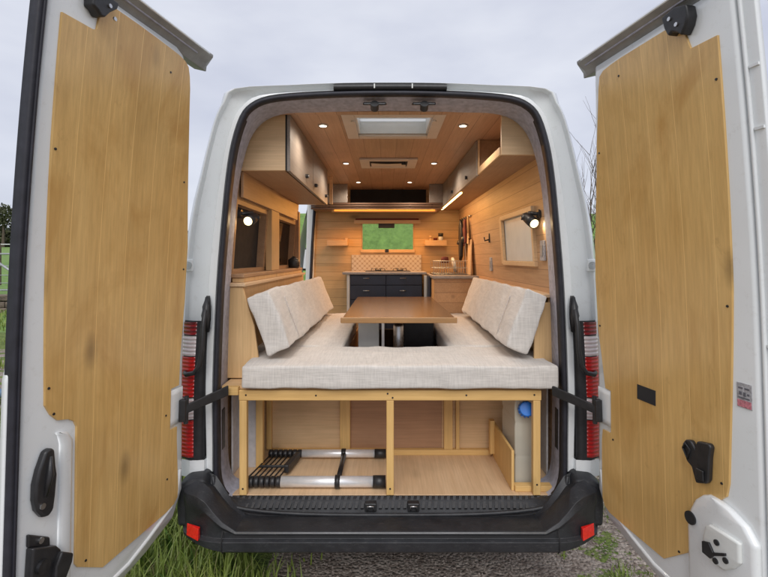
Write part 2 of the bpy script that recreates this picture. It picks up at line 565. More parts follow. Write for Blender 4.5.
prof = [(-900 + i * 30, 18 + 9 * noise.noise(Vector((i * .25, 3, 0))) + 5 * noise.noise(Vector((i * .8, 9, 0)))) for i in range(61)]
g.loft([[(x, 330, 0) for x, z in prof], [(x, 370, z * .8) for x, z in prof], [(x, 420, z + 8) for x, z in prof]], False)
tag(g.build('hills', 'hill', smooth=True), None, None, kind='structure')

def leaf_cloud(c, rx, ry, rz, n, size, seed=1, flat=.5):
    rnd = random.Random(seed)
    b = MB()
    for _ in range(n):
        while True:
            p = Vector((rnd.uniform(-1, 1), rnd.uniform(-1, 1), rnd.uniform(-1, 1)))
            if p.length < 1 and p.length > .35: break
        k = 1 + .45 * noise.noise(p * 2.3 + Vector((seed, 0, 0)))
        q = Vector((c[0] + p.x * rx * k, c[1] + p.y * ry * k, c[2] + p.z * rz * k))
        a = Vector((rnd.gauss(0, 1), rnd.gauss(0, 1), rnd.gauss(0, 1))).normalized() * size * rnd.uniform(.6, 1.3)
        e = a.orthogonal().normalized() * a.length * .5
        b.add([q - a, q + e, q + a, q - e], [(0, 1, 2, 3)])
    return b

# far hedge and trees at the left horizon, behind the gate
for k in range(5):
    x = -95 + k * 13
    y = 74 + k * 2
    z0 = terrain_z(x, y)
    h = thing('hedgerow_bush', (x, y, z0), None, 'bush', 'bushes of the hedgerow beyond the field')
    h['label'] = 'dark green bush in the hedgerow at the far edge of the field'
    leaf_cloud((x, y, z0 + 1.6), 8, 2.5, 2.2, 1500, .45, seed=30 + k).build('foliage', 'leaf_dark', h)
    MB().tube([(x, y, z0 - .2), (x + .2, y, z0 + 1.2)], [.25, .1], 6).build('stem', 'bark', h)
for k, (x, y, hh) in enumerate([(-64.6, 76, 4.2), (-61.0, 80, 2.0)]):
    z0 = terrain_z(x, y)
    t_ = thing('tree', (x, y, z0), ['lone round-crowned tree on the horizon at the far left', 'small pointed tree top on the horizon beside the left door'][k], 'tree')
    MB().tube([(x, y, z0 - .2), (x + .1, y, z0 + 2.4), (x, y, z0 + 3.4 + hh * .3)], [.28, .18, .08], 7).build('trunk', 'bark', t_)
    leaf_cloud((x, y, z0 + 3.6 + hh * .4), 1.2 + hh * .12, 1.5, 1 + hh * .22, 900, .25, seed=50 + k).build('crown', 'leaf_dark', t_)

# low stone wall, gate, wire fence
wall = MB()
rnd = random.Random(3)
for r in range(3):
    x = -17.5
    while x < -7.2:
        l = rnd.uniform(.25, .6)
        wall.box(x, x + l - .02, 11.75 + rnd.uniform(-.04, .04), 12.15, -.05 + r * .2, .13 + r * .2 + rnd.uniform(-.01, .03))
        x += l
tag(wall.build('stone_wall', 'stone', bevel=.03), 'low dark stone wall at the foot of the gate beyond the left door', 'wall')
gt = thing('field_gate', (-12.4, 12.6, .5), 'galvanised metal field gate with a diagonal brace above the stone wall', 'gate')
gx0, gx1, gy = -13.4, -10.3, 12.6
fr_ = MB()
for z in (.62, 1.78):
    fr_.tube([(gx0, gy, z), (gx1, gy, z)], .03, 8)
for x in (gx0, gx1): fr_.tube([(x, gy, .6), (x, gy, 1.8)], .03, 8)
fr_.build('frame', 'galv', gt, smooth=True)
b_ = MB()
for z in (.85, 1.1, 1.4): b_.tube([(gx0, gy, z), (gx1, gy, z)], .014, 6)
b_.build('rail', 'galv', gt, smooth=True)
MB().tube([(gx0 + .6, gy - .03, 1.78), (gx1 - .9, gy - .03, .7)], .04, 8).build('brace', 'galv', gt, smooth=True)
wf = thing('wire_fence', (-14, 16.5, .6), 'pale wire fence stretched across the meadow behind the gate', 'fence')
MB().tube([(-22, 16.5, 2.2), (-6, 16.5, 2.2)], .02, 5).build('wire', 'white', wf)
for x in (-21, -18, -15.6, -12.5, -9.5): MB().cyl((x, 16.5, .55), (x, 16.5, 2.25), .045, n=8).build('post', 'bark', wf)

# bare shrub seen between the body and the right door
sh = thing('bare_shrub', (3.75, 6.2, 0), 'bare twiggy shrub with few green leaves behind the van, by the right door', 'shrub')
tw, rnd = MB(), random.Random(5)
lf = MB()
def branch(p, d, l, r, dep):
    pts = [p]
    for i in range(4):
        d = (d + Vector((rnd.gauss(0, .13), rnd.gauss(0, .13), .06))).normalized()
        pts.append(pts[-1] + d * l / 4)
    tw.tube(pts, [r * (1 - .17 * i) for i in range(5)], 5)
    if dep:
        for i in range(4):
            q = pts[rnd.randint(1, 4)]
            branch(q, (d + Vector((rnd.gauss(0, .45), rnd.gauss(0, .45), .3))).normalized(), l * .55, r * .45, dep - 1)
    else:
        for i in range(2):
            q = pts[rnd.randint(1, 4)]
            if q.z < 2.5:
                a = Vector((rnd.gauss(0, 1), rnd.gauss(0, 1), rnd.gauss(0, 1))).normalized() * .05
                e = a.orthogonal() * .5
                lf.add([q, q + a + e, q + a * 2, q + a - e], [(0, 1, 2, 3)])
for k in range(12):
    branch(Vector((3.55 + rnd.uniform(-.5, .5), 6.2 + rnd.uniform(-.4, .4), 0)), Vector((rnd.gauss(0, .18), rnd.gauss(0, .15), 1)).normalized(), rnd.uniform(2.2, 3.0), .022, 2)
tw.build('twigs', 'bark', sh)
lf.build('leaves', 'leaf', sh)
br = thing('blue_board', (-4.4, 3.15, 0), 'small blue and dark board lying on the gravel at the far left', 'board')
MB().tube([(-5.2, 3.1, .06), (-4.6, 3.12, .10), (-4.15, 3.14, .06)], [.04, .06, .03], 12).build('hull', 'dull_blue', br, smooth=True)
MB().tube([(-5.2, 3.0, .015), (-4.1, 3.05, .02)], [.03, .03], 8).build('keel', 'dark', br, smooth=True)

# ------------------------------------------------------------------ the van: body profile and opening profile (half, bottom centre to top centre)
OP = [(0, .41), (.40, .415), (.675, .44), (.795, .487), (.84, .58), (.845, .75), (.845, 1.06), (.827, 1.51), (.80, 1.85), (.78, 2.05), (.755, 2.2), (.715, 2.325), (.665, 2.385), (.58, 2.42), (.42, 2.437), (.2, 2.447), (0, 2.449)]
BP = [(0, .36), (.40, .36), (.80, .36), (.97, .42), (1.0, .58), (1.015, .78), (1.03, 1.06), (1.028, 1.51), (.985, 1.85), (.937, 2.05), (.900, 2.2), (.868, 2.32), (.835, 2.40), (.79, 2.475), (.5, 2.492), (.24, 2.502), (0, 2.504)]
def full(h): return [(-x, z) for x, z in h[1:-1]][::-1] + [] if 0 else h + [(-x, z) for x, z in h[-2:0:-1]]
def subd(h, n=3):
    # Catmull-Rom refinement of the half profile
    q = []
    for i in range(len(h) - 1):
        p0 = h[i - 1] if i else (-h[1][0], h[1][1])
        p1, p2 = h[i], h[i + 1]
        p3 = h[i + 2] if i + 2 < len(h) else (-h[-2][0], h[-2][1])
        for k in range(n):
            t = k / n
            q.append(tuple(.5 * (2 * p1[a] + (p2[a] - p0[a]) * t + (2 * p0[a] - 5 * p1[a] + 4 * p2[a] - p3[a]) * t * t + (3 * p1[a] - p0[a] - 3 * p2[a] + p3[a]) * t ** 3) for a in (0, 1)))
    q.append(h[-1])
    return q
OPF, BPF = full(subd(OP)), full(subd(BP))
def offs(loop, d):
    out, n = [], len(loop)
    for i, (x, z) in enumerate(loop):
        a, b = loop[i - 1], loop[(i + 1) % n]
        tx, tz = b[0] - a[0], b[1] - a[1]
        l = math.hypot(tx, tz) or 1
        out.append((x + tz / l * d, z - tx / l * d))
    return out
def lerp(a, b, t): return [(p[0] * (1 - t) + q[0] * t, p[1] * (1 - t) + q[1] * t) for p, q in zip(a, b)]
def at(loop, y): return [(x, y, z) for x, z in loop]

van = thing('camper_van', (0, 2.4, 0), 'white panel van converted into a wood-lined camper, both rear doors wide open', 'camper van')
rear = MB()
rear.loft([at(BPF, .1601), at(lerp(BPF, OPF, .02), .07), at(lerp(BPF, OPF, .08), .025), at(lerp(BPF, OPF, .20), -.002), at(lerp(BPF, OPF, .235), .0), at(lerp(BPF, OPF, .26), .030),
           at(lerp(BPF, OPF, .66), .058), at(lerp(BPF, OPF, .70), .050), at(lerp(BPF, OPF, .76), .004), at(lerp(BPF, OPF, .79), .0), at(offs(OPF, .010), -.002), at(offs(OPF, .004), .03)])
rear.build('rear_frame', 'paint', van, .004)
body = MB()
ysec = [.16, .26, .66, 1.3, 1.95, 2.95, 3.4]
nb = len(BPF)
vs = [p for y in ysec for p in at(BPF, y)]
fs = []
for k in range(len(ysec) - 1):
    for i in range(nb):
        j = (i + 1) % nb
        zm, xm = (BPF[i][1] + BPF[j][1]) / 2, (BPF[i][0] + BPF[j][0]) / 2
        if ysec[k] == 1.95 and xm < -.7 and .5 < zm < 2.3: continue
        if zm < .40: continue
        if ysec[k] == .26 and abs(xm) < .24 and zm > 2.4: continue
        fs.append((k * nb + i, k * nb + j, (k + 1) * nb + j, (k + 1) * nb + i))
body.add(vs, fs)
body.build('body_shell', 'paint', van, smooth=True)
# cab
cabp = [(3.4, 2.488), (3.5, 2.44), (3.62, 2.33), (4.35, 1.45), (4.9, 1.22), (5.25, 1.02), (5.35, .8), (5.35, .35), (3.4, .35)]
cab = MB()
def cw(z): return .97 if z < 1.4 else .97 - (z - 1.4) * .16
for a, b in ((0, 1), (1, 2), (3, 4), (4, 5), (5, 6), (6, 7)):
    (ya, za), (yb, zb) = cabp[a], cabp[b]
    cab.add([(-cw(za), ya, za), (cw(za), ya, za), (cw(zb), yb, zb), (-cw(zb), yb, zb)], [(0, 1, 2, 3)])
for sx in (-1, 1):
    cab.add([(sx * cw(z), y, z) for y, z in [(3.4, .35), (5.35, .35), (5.35, .8), (5.25, 1.02), (4.9, 1.22), (4.35, 1.45), (3.4, 1.42)]], [tuple(range(7))])
    cab.hexa([(sx * .97, 4.27, 1.42), (sx * .97, 4.39, 1.42), (sx * .91, 4.39, 1.42), (sx * .91, 4.27, 1.42), (sx * .83, 3.52, 2.36), (sx * .83, 3.66, 2.36), (sx * .77, 3.66, 2.36), (sx * .77, 3.52, 2.36)])
    cab.box(sx * .84 - .03, sx * .84 + .03, 3.3, 3.42, 1.4, 2.45)
cab.build('cab_shell', 'paint', van, bevel=.02)
MB().hexa([(-.90, 4.33, 1.46), (.90, 4.33, 1.46), (.90, 4.34, 1.47), (-.90, 4.34, 1.47), (-.79, 3.61, 2.33), (.79, 3.61, 2.33), (.79, 3.62, 2.34), (-.79, 3.62, 2.34)]).build('windscreen', 'glass', van)
box('dashboard', 'black', van, -.86, .86, 4.0, 4.4, 1.0, 1.40, .03)
for sx in (-1, 1):
    o = MB().hexa([(sx * .955, 3.46, 1.43), (sx * .96, 3.46, 1.43), (sx * .96, 4.25, 1.43), (sx * .955, 4.25, 1.43), (sx * .835, 3.46, 2.32), (sx * .84, 3.46, 2.32), (sx * .84, 3.6, 2.32), (sx * .835, 3.6, 2.32)]).build('cab_window', 'glass', van)
for sx in (-1, 1):
    mo = MB().hexa([(sx * 1.06 - .09, 3.86, 1.48), (sx * 1.06 + .13, 3.86, 1.48), (sx * 1.06 + .13, 4.02, 1.5), (sx * 1.06 - .09, 4.02, 1.5), (sx * 1.06 - .08, 3.86, 1.79), (sx * 1.06 + .11, 3.86, 1.79), (sx * 1.06 + .10, 3.98, 1.77), (sx * 1.06 - .07, 3.98, 1.77)]).build('door_mirror', 'black', van, .03, seg=3)
    MB().box(sx * 1.06 - .06, sx * 1.06 + .10, 3.85, 3.858, 1.51, 1.76).build('mirror_glass', 'alu', mo, .003)
# white pillar and seal seen through the open side door
bp = MB()
bp.hexa([(-.94, 2.95, .5), (-.86, 2.95, .5), (-.86, 3.12, .5), (-.94, 3.12, .5), (-.90, 2.95, 2.35), (-.80, 2.95, 2.35), (-.80, 3.12, 2.35), (-.90, 3.12, 2.35)])
bp.build('side_door_pillar', 'paint', van, .012)
MB().tube([(-.862, 2.935, .55), (-.864, 2.935, 1.3), (-.84, 2.935, 1.8), (-.815, 2.935, 2.2)], .016, 8).build('side_door_seal', 'rubber', van, smooth=True)
# seal round the rear opening
so, si = offs(OPF, .004), offs(OPF, -.022)
MB().loft([at(so, -.004), at(offs(OPF, -.004), -.022), at(offs(OPF, -.016), -.026), at(si, -.014), at(si, .03), at(so, .03), at(so, -.004)]).build('opening_seal', 'rubber', van, smooth=True)
# carpeted reveal between the seal and the lining
INP = [(0, .50), (.40, .50), (.70, .50), (.80, .52), (.832, .60), (.838, .75), (.838, 1.06), (.824, 1.51), (.80, 1.85), (.781, 2.03), (.750, 2.18), (.708, 2.29), (.635, 2.365), (.53, 2.397), (.40, 2.402), (.2, 2.408), (0, 2.41)]
INF = full(subd(INP))
def upper(loop): return [p for p in loop]
rv = MB()
nrev = len(INF)
rl = [at(si, .012), at(lerp(si, INF, .45), .06), at(INF, .17), at(offs(INF, .03), .22)]
vs = [p for l in rl for p in l]
fs = []
for k in range(len(rl) - 1):
    for i in range(nrev):
        j = (i + 1) % nrev
        if (INF[i][1] + INF[j][1]) / 2 < .505: continue
        fs.append((k * nrev + i, k * nrev + j, (k + 1) * nrev + j, (k + 1) * nrev + i))
hi = [f for f in fs if min(vs[q][2] for q in f) > 1.56]
lo = [f for f in fs if f not in hi and (min(vs[q][0] for q in f) > .3 or max(vs[q][0] for q in f) < -.3)]
rv.add(vs, fs)
rv.build('headliner_trim', 'trim', van, smooth=True)
for sx in (-1, 1):
    MB().hexa([(sx * .828, .06, .70), (sx * .830, .11, .70), (sx * .840, .11, .70), (sx * .838, .06, .70), (sx * .828, .06, .90), (sx * .830, .11, .90), (sx * .840, .11, .90), (sx * .838, .06, .90)]).build('trim_slot', 'black', van, .004)
for x in (-.075, .165):
    MB().hexa([(x - .055, .01, 2.388), (x + .055, .01, 2.388), (x + .06, .05, 2.400), (x - .06, .05, 2.400), (x - .055, .012, 2.404), (x + .055, .012, 2.404), (x + .06, .05, 2.41), (x - .06, .05, 2.41)]).build('catch_cover', 'black', van, .006)
    MB().cyl((x, .0, 2.392), (x, .03, 2.375), .02, n=12).build('catch', 'black', van)
# high brake light across the roof edge
MB().loft([[(x, y, 2.452 - abs(x) ** 2 * .03 + dz) for x in [-.27 + .054 * i for i in range(11)]] for y, dz in ((.0, .0), (-.02, .004), (-.025, .026), (.02, .032), (.10, .03))], False).build('brake_light', 'black', van, smooth=True)
for x in (-.075, .105): box('brake_light_joint', 'white', van, x - .003, x + .003, -.0275, -.02, 2.457, 2.478, 0)

# sill: cargo floor edge trim, ribs, bumper
sl = MB()
secs = []
for x in [-.80 + .05 * i for i in range(33)]:
    e = max(0, abs(x) - .62)
    up = e * e * 3.2
    secs.append([(x, .10, .496), (x, .02, .494), (x, -.005, .488 + up * .3), (x, -.03, .448 + up), (x, -.055, .440 + up)])
sl.loft(secs, False)
sl.build('sill_plate', 'bumper', van, smooth=True)
rb = MB()
for i in range(52):
    x = -.74 + i * .029
    rb.add([(x, .015, .4955), (x + .014, .015, .4955), (x + .004, -.028, .4585), (x - .010, -.028, .4585), (x, .012, .501), (x + .014, .012, .501), (x + .004, -.030, .465), (x - .010, -.030, .465)], [(0, 1, 2, 3), (4, 7, 6, 5), (0, 4, 5, 1), (1, 5, 6, 2), (2, 6, 7, 3), (3, 7, 4, 0)])
rb.build('sill_ribs', 'black', van)
for x in (-.093, .11):
    st_ = MB().box(x - .028, x + .028, -.04, -.005, .452, .490).build('door_striker', 'black', van, .005)
    MB().tube([(x - .014, -.045, .462), (x - .014, -.05, .482), (x + .014, -.05, .482), (x + .014, -.045, .462)], .004, 6).build('striker_loop', 'steel', st_, smooth=True)
bm_ = MB()
def bump_sec(x):
    """profile of the bumper at x: list of (y,z) from inside top round to the bottom"""
    a = abs(x)
    c = max(0, a - .74) / .22      # 0 in the middle, 1 at the ends
    back = .10 * c ** 2 * 1.0
    e = max(0, a - .62)
    lift = .0 if a < .70 else min(.17, (a - .70) * 1.25)
    return [(-.052 + back, .438 + min(e * e * 3.0, .10) + lift * .55), (-.075 + back, .446 + lift * .9), (-.13 + back * .9, .452 + lift), (-.192 + back * .9, .449 + lift * .8), (-.200 + back, .440 + lift * .6), (-.187 + back, .432 + lift * .4), (-.186 + back, .415), (-.206 + back, .408), (-.202 + back, .365 + c * .03), (-.175 + back, .345 + c * .05), (-.08 + back, .335 + c * .05)]
xsb = [-.94, -.92, -.89, -.86, -.82, -.78, -.74, -.68, -.6, -.5, -.4, -.3, -.2, -.1, 0, .1, .2, .3, .4, .5, .6, .68, .74, .78, .82, .86, .89, .92, .94]
loops = [[(x, y, z) for y, z in bump_sec(x)] for x in xsb]
# corners wrap round the body
for sx in (-1, 1):
    L_ = loops[0] if sx < 0 else loops[-1]
    base = [(x, y, z) for x, y, z in L_]
    w1 = [(sx * (.965 if 0 < i < 11 else .94), y + .05 + .03 * (i in (0, 1)), z) for i, (x, y, z) in enumerate(base)]
    w2 = [(sx * (.99 if 0 < i < 11 else .94), .10 + (y + .2) * .3, z) for i, (x, y, z) in enumerate(base)]
    w3 = [(sx * (.995 if 0 < i < 11 else .95), .32 + (y + .2) * .2, z) for i, (x, y, z) in enumerate(base)]
    if sx < 0: loops = [w3, w2, w1] + loops
    else: loops = loops + [w1, w2, w3]
bm_.loft(loops, False)
bumper = bm_.build('bumper', 'bumper', van, .003)
for sx in (-1, 1):
    # plastic corner rising under the tail lamp and following the seal
    pts = [(.70, .44), (.78, .475), (.835, .56), (.850, .62), (.872, .640), (.945, .635), (.985, .60), (.995, .50), (.99, .40), (.80, .40)]
    cm = MB().loft([[(sx * x, .06, z) for x, z in pts], [(sx * x, -.035, z) for x, z in pts], [(sx * (x * .97 + .025), -.075, z * .93 + .035) for x, z in pts], [(sx * (x * .88 + .105), -.095, z * .8 + .10) for x, z in pts]], True, True)
    cm.build('bumper_corner', 'bumper', bumper, .012, seg=3)
    MB().tube([(sx * x, y, z) for x, y, z in ((.855, -.083, .60), (.845, -.092, .57), (.80, -.098, .50), (.745, -.098, .468), (.70, -.09, .458))], .005, 8).build('corner_lip', 'bumper', bumper, smooth=True)
    MB().tube([(sx * x, y, z) for x, y, z in ((.735, -.197, .455), (.737, -.207, .43), (.738, -.212, .40), (.738, -.207, .37), (.738, -.19, .352))], .0025, 6).build('bumper_joint', 'dark', bumper, smooth=True)
    rf = MB().hexa([(sx * .815, -.158, .440), (sx * .90, -.125, .440), (sx * .90, -.10, .440), (sx * .815, -.13, .440), (sx * .815, -.166, .492), (sx * .90, -.128, .492), (sx * .90, -.10, .492), (sx * .815, -.13, .492)])
    rf = MB().hexa([(sx * .845, -.196, .408), (sx * .915, -.150, .408), (sx * .915, -.14, .408), (sx * .845, -.17, .408), (sx * .845, -.190, .458), (sx * .915, -.144, .458), (sx * .915, -.14, .458), (sx * .845, -.17, .458)])
    rf.build('reflector', 'reflector', bumper, .005)
bs_ = MB()
bs_.box(-.70, .70, -.1875, -.18, .418, .430)
bs_.build('bumper_seam', 'dark', bumper)
MB().tube([(x, -.197 , .4455) for x in (-.69, -.4, 0, .4, .69)], .0015, 6).build('bumper_edge_glint', 'galv', bumper, smooth=True)  # pale line painting the light caught along the bumper's top edge

lipb = [p for p in BPF]
ring = [(x, z) for x, z in offs(OPF, -.012) if z < .66]
ring = sorted([p for p in ring if p[0] <= 0], key=lambda p: (-p[1], p[0]))[:0] or ring
neg = sorted([p for p in ring if p[0] < 0], key=lambda p: math.atan2(p[1] - 1.0, p[0]) % (2 * math.pi))
pos = sorted([p for p in ring if p[0] >= 0], key=lambda p: math.atan2(p[1] - 1.0, p[0]) % (2 * math.pi))
MB().tube([(x, -.050, z + .022 * (1 - min(1, max(0, (z - .41) / .2)))) for x, z in neg + pos], .0085, 8).build('sill_lip', 'bumper', van, smooth=True)
# tail lamps
for sx in (-1, 1):
    X = lambda q: sx * q
    tl = MB().loft([[(X(x), y, .692), (X(x), y, .78), (X(x - .004), y, 1.0), (X(x - .010), y, 1.20), (X(x - .016), y, 1.31), (X(x - .034 if x < .95 else x - .02), y, 1.352 if x > .9 else 1.315)] for x, y in ((.893, .03), (.893, -.024), (.915, -.030), (.955, -.026), (1.005, .0), (1.036, .08))], False)
    tl = tl.build('tail_light', 'black', van, smooth=True)
    tl['label'] = 'left red and clear tail light' if sx < 0 else 'right red and clear tail light'
    for nm, m_, z0, z1 in (('red_lens', 'dark_red', 1.285, 1.345), ('clear_lens', 'clear', 1.185, 1.280), ('red_lens', 'red', .990, 1.180), ('clear_lens', 'clear', .885, .985), ('red_lens', 'red', .705, .880)):
        q = []
        for z in (z0, (z0 + z1) / 2, z1):
            dx = -.000 if z < 1.0 else -(z - 1.0) * .05
            q.append([(X(.932 + dx), -.0275, z), (X(.955 + dx), -.034, z), (X(.995 + dx), -.016, z), (X(1.025 + dx), .02, z), (X(1.043 + dx), .085, z)])
        MB().loft(q, False).build(nm, m_, tl, smooth=True)
    ft = MB().loft([[(X(x), y, .61), (X(x), y, .690), ] for x, y in ((.88, .02), (.885, -.022), (.95, -.03), (1.0, -.01), (1.03, .08))], False)
    ft.build('lamp_foot', 'paint', tl)
    # grab handle
    gh = MB()
    hx = .868
    gh.tube([(X(hx), -.02, 1.42), (X(hx), -.055, 1.40), (X(hx + .002), -.075, 1.33), (X(hx + .005), -.08, 1.22), (X(hx + .018), -.078, 1.15), (X(hx + .045), -.07, 1.115), (X(hx + .085), -.06, 1.105), (X(hx + .11), -.02, 1.105)], [.009, .011, .0115, .0115, .0115, .0115, .0115, .010], 10)
    gh = gh.build('grab_handle', 'black', van, smooth=True)
    MB().loft([[(X(hx + dx * k), -.004 - dy, z) for dx in (-.018, .018)] for z, k, dy in ((1.30, .5, .02), (1.36, 1.1, .03), (1.42, 1.2, .03), (1.47, .5, .012))], False).build('handle_mount', 'black', gh, smooth=True)
    MB().tube([(X(hx), -.03, 1.30), (X(hx), -.045, 1.38), (X(hx), -.03, 1.465)], [.010, .022, .008], 10).build('handle_boss', 'black', gh, smooth=True)
    # hinge plate on the pillar
    hp = MB().box(*(sorted((X(.945), X(.985)))), -.012, .01, 1.585, 1.645).build('hinge_plate', 'paint', van, .006)
    MB().cyl((X(.965), -.02, 1.615), (X(.965), .0, 1.615), .018, n=12).build('hinge_bolt', 'steel', hp)
    # wheels
for sx in (-1, 1):
    for y in (.95, 4.45):
        wh = MB()
        pr = [(0, .20), (.0, .30), (.03, .335), (.08, .345), (.17, .345), (.22, .335), (.25, .30), (.25, .20)]
        wh.loft([[(sx * (.72 + a), y + r * math.cos(q), .345 + r * math.sin(q)) for q in [2 * math.pi * k / 32 for k in range(32)]] for a, r in pr])
        wh = wh.build('wheel', 'tyre', van, smooth=True)
        MB().loft([[(sx * (.72 + a), y + r * math.cos(q), .345 + r * math.sin(q)) for q in [2 * math.pi * k / 32 for k in range(32)]] for a, r in [(.22, .205), (.235, .19), (.17, .16), (.16, .05), (.2, .04), (.2, .002)]]).build('rim', 'steel', wh, smooth=True)
box('underbody', 'dark', van, -.80, .80, .02, 5.2, .30, .40, .01)

# ------------------------------------------------------------------ rear doors
PHI = R(11)
XA = .925
def bend(z): return .03 * (z - .6) + .035 * max(z - 1.3, 0) ** 2
def DP(sd, s, z, w_=0):
    return (sd * (XA + s * math.sin(PHI) - bend(z) + w_ * math.cos(PHI)), -s * math.cos(PHI) + w_ * math.sin(PHI), z)
def ip(tab, z):
    if z <= tab[0][0]: return tab[0][1]
    for (a, b), (c, d) in zip(tab, tab[1:]):
        if z <= c: return b + (d - b) * (z - a) / max(1e-9, c - a)
    return tab[-1][1]
def slab(sd, lo, hi, w0, w1, bev=.004, zs=None, nz=70, bev1=None):
    """door-shaped slab; lo/hi give s along z; w0 = inner face, w1 = outer face"""
    z0, z1 = max(lo[0][0], hi[0][0]), min(lo[-1][0], hi[-1][0])
    zz = sorted(set([z0 + (z1 - z0) * i / nz for i in range(nz + 1)] + [a for a, _ in lo + hi if z0 <= a <= z1]))
    b1 = bev if bev1 is None else bev1
    loops = []
    for i, z in enumerate(zz):
        a, b = ip(lo, z), ip(hi, z)
        loops.append([DP(sd, a, z, w1), DP(sd, a, z, w0 + bev), DP(sd, a + bev * .3, z, w0 + bev * .3), DP(sd, a + bev, z, w0), DP(sd, a + (b - a) * .5, z, w0), DP(sd, b - b1, z, w0), DP(sd, b - b1 * .3, z, w0 + b1 * .3), DP(sd, b, z, w0 + b1), DP(sd, b, z, w1)])
    m = MB().loft(loops, True)
    n9 = len(loops[0])
    k = (len(loops) - 1) * n9
    m.f.append(tuple(range(n9)))
    m.f.append(tuple(k + i for i in range(n9)))
    return m
H_IN = [(.425, .50), (.455, .33), (.505, .165), (.60, .108), (.85, .118), (1.1, .128), (1.5, .135), (1.7, .142), (2.15, .20), (2.40, .232), (2.47, .245), (2.50, .27), (2.515, .31)]
for sd in (-1, 1):
    E1 = .900 if sd < 0 else .885
    dr = slab(sd, H_IN, [(.425, E1), (2.515 if sd < 0 else 2.462, E1)], 0, .032, .022, bev1=.012)
    dr = dr.build('rear_door', 'paint', van, smooth=True)
    dr['label'] = 'left rear door, opened wide, with the two black locks' if sd < 0 else 'right rear door, opened wide, with the black pull handle'
    ho = [(a, max(.03, b - .03)) for a, b in H_IN]
    eo = .860 if sd < 0 else .850
    slab(sd, [(.425, E1 - .02), (2.515 if sd < 0 else 2.47, E1 - .02)], [(.425, .931 if sd < 0 else .935), (1.30, .931 if sd < 0 else .935), (1.40, .912 if sd < 0 else .935), (2.515 if sd < 0 else 2.47, .912 if sd < 0 else .935)], .016, .034, .003).build('edge_flange', 'paint', dr, smooth=True)
    slab(sd, ho, [(.425, eo), (2.515 if sd < 0 else 2.47, eo)], .033, .090, .008).build('outer_skin', 'paint', dr, smooth=True)
    # spoiler lip along the top edge
    lp = []
    zo = 0 if sd < 0 else -.055
    for s_, ww in ((.085 if sd < 0 else .145, .0), (.12 if sd < 0 else .18, 1), (.30, 1), (.6, 1), (.90, 1)):
        lp.append([DP(sd, s_, z_ + zo, w_) for z_, w_ in ((2.512, .020), (2.535, .002 + .02 * (1 - ww)), (2.560, -.030 + .05 * (1 - ww)), (2.572, -.030 + .05 * (1 - ww)), (2.595, .05), (2.585, .085), (2.530, .085))])
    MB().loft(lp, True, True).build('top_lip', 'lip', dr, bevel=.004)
    MB().tube([DP(sd, q, 2.5655 + zo, -.0285) for q in (.15 if sd < 0 else .21, .3, .5, .7, .88)], .0045, 6).build('lip_edge', 'paint', dr, smooth=True)
    MB().tube([DP(sd, q, 2.545 + zo, -.010) for q in (.21, .3, .5, .7, .88)], .004, 6).build('lip_groove', 'trim', dr, smooth=True)
    if sd < 0:
        slab(sd, [(.41, .902), (2.52, .902)], [(.41, .928), (2.52, .928)], -.004, .030, .006).build('door_seal', 'rubber', dr, smooth=True)
        slab(sd, [(.41, .9095), (2.52, .9095)], [(.41, .917), (2.52, .917)], -.010, .0, .002).build('seal_bead', 'rubber', dr, smooth=True)
    else:
        slab(sd, [(.45, .891), (2.45, .891)], [(.45, .901), (2.45, .901)], .006, .02, .004).build('flange_rib', 'paint', dr, smooth=True)
        for zz in (2.20, 2.02, 1.39):
            slab(sd, [(zz, .903), (zz + .008, .903)], [(zz, .932), (zz + .008, .932)], .011, .017, .001, nz=2).build('flange_step', 'paint', dr)
        MB().cyl(DP(sd, .915, 1.08, .017), DP(sd, .915, 1.08, .010), .012, n=16).build('flange_plug', 'black', dr)
    # wood panel
    if sd < 0:
        lo = [(.552, .585), (.556, .57), (.62, .33), (.66, .18), (.67, .165), (.90, .176), (1.098, .178), (1.1, .215), (1.16, .222), (1.20, .176), (1.5, .150), (1.70, .150), (2.15, .194), (2.40, .225), (2.45, .24), (2.475, .30), (2.50, .66), (2.502, .665)]
        lo = [(.546, .582), (.550, .45), (.556, .237), (.566, .185), (.585, .162), (.62, .158), (.843, .178), (.905, .180), (.907, .228), (1.085, .228), (1.087, .174), (1.20, .172), (1.46, .152), (1.70, .150), (2.15, .196), (2.38, .224), (2.43, .235), (2.465, .250), (2.480, .275), (2.488, .32), (2.494, .45), (2.497, .55)]
        hi = [(.546, .584), (.618, .692), (.635, .702), (1.095, .712), (1.115, .722), (1.13, .745), (1.140, .785), (1.165, .81), (1.20, .830), (1.56, .842), (2.0, .852), (2.385, .858), (2.388, .745), (2.395, .730), (2.46, .724), (2.497, .70)]
    else:
        lo = [(.528, .503), (.531, .35), (.536, .20), (.550, .168), (.58, .154), (.70, .156), (.838, .162), (.890, .170), (.892, .225), (1.078, .232), (1.080, .196), (1.20, .180), (1.33, .160), (1.55, .154), (1.72, .165), (2.14, .226), (2.36, .270), (2.41, .285), (2.425, .31), (2.431, .36), (2.434, .42)]
        hi = [(.528, .506), (.615, .612), (.63, .622), (.78, .638), (.815, .650), (.845, .69), (.875, .755), (.895, .775), (.94, .785), (1.2, .80), (1.56, .818), (2.0, .826), (2.328, .832), (2.330, .735), (2.40, .715), (2.434, .70)]
    slab(sd, lo, hi, -.007, .002, .002, nz=90).build('wood_panel', 'door_ply', dr)
    # raised edging of the pressed steel round the hinge-side notch and the bottom chamfer
    for q in range(3):
        pa, pb = [((.215 if sd < 0 else .20) + q * .0, .585), (.40, .47)][0], (.52, .45)
    MB().tube([DP(sd, a, b, .004) for a, b in ((.145, .70), (.155, .60), (.20, .555), (.33, .505), (.45, .468), (.62, .455), (.86, .452))], .011, 8).build('pressed_rib', 'paint', dr, smooth=True)
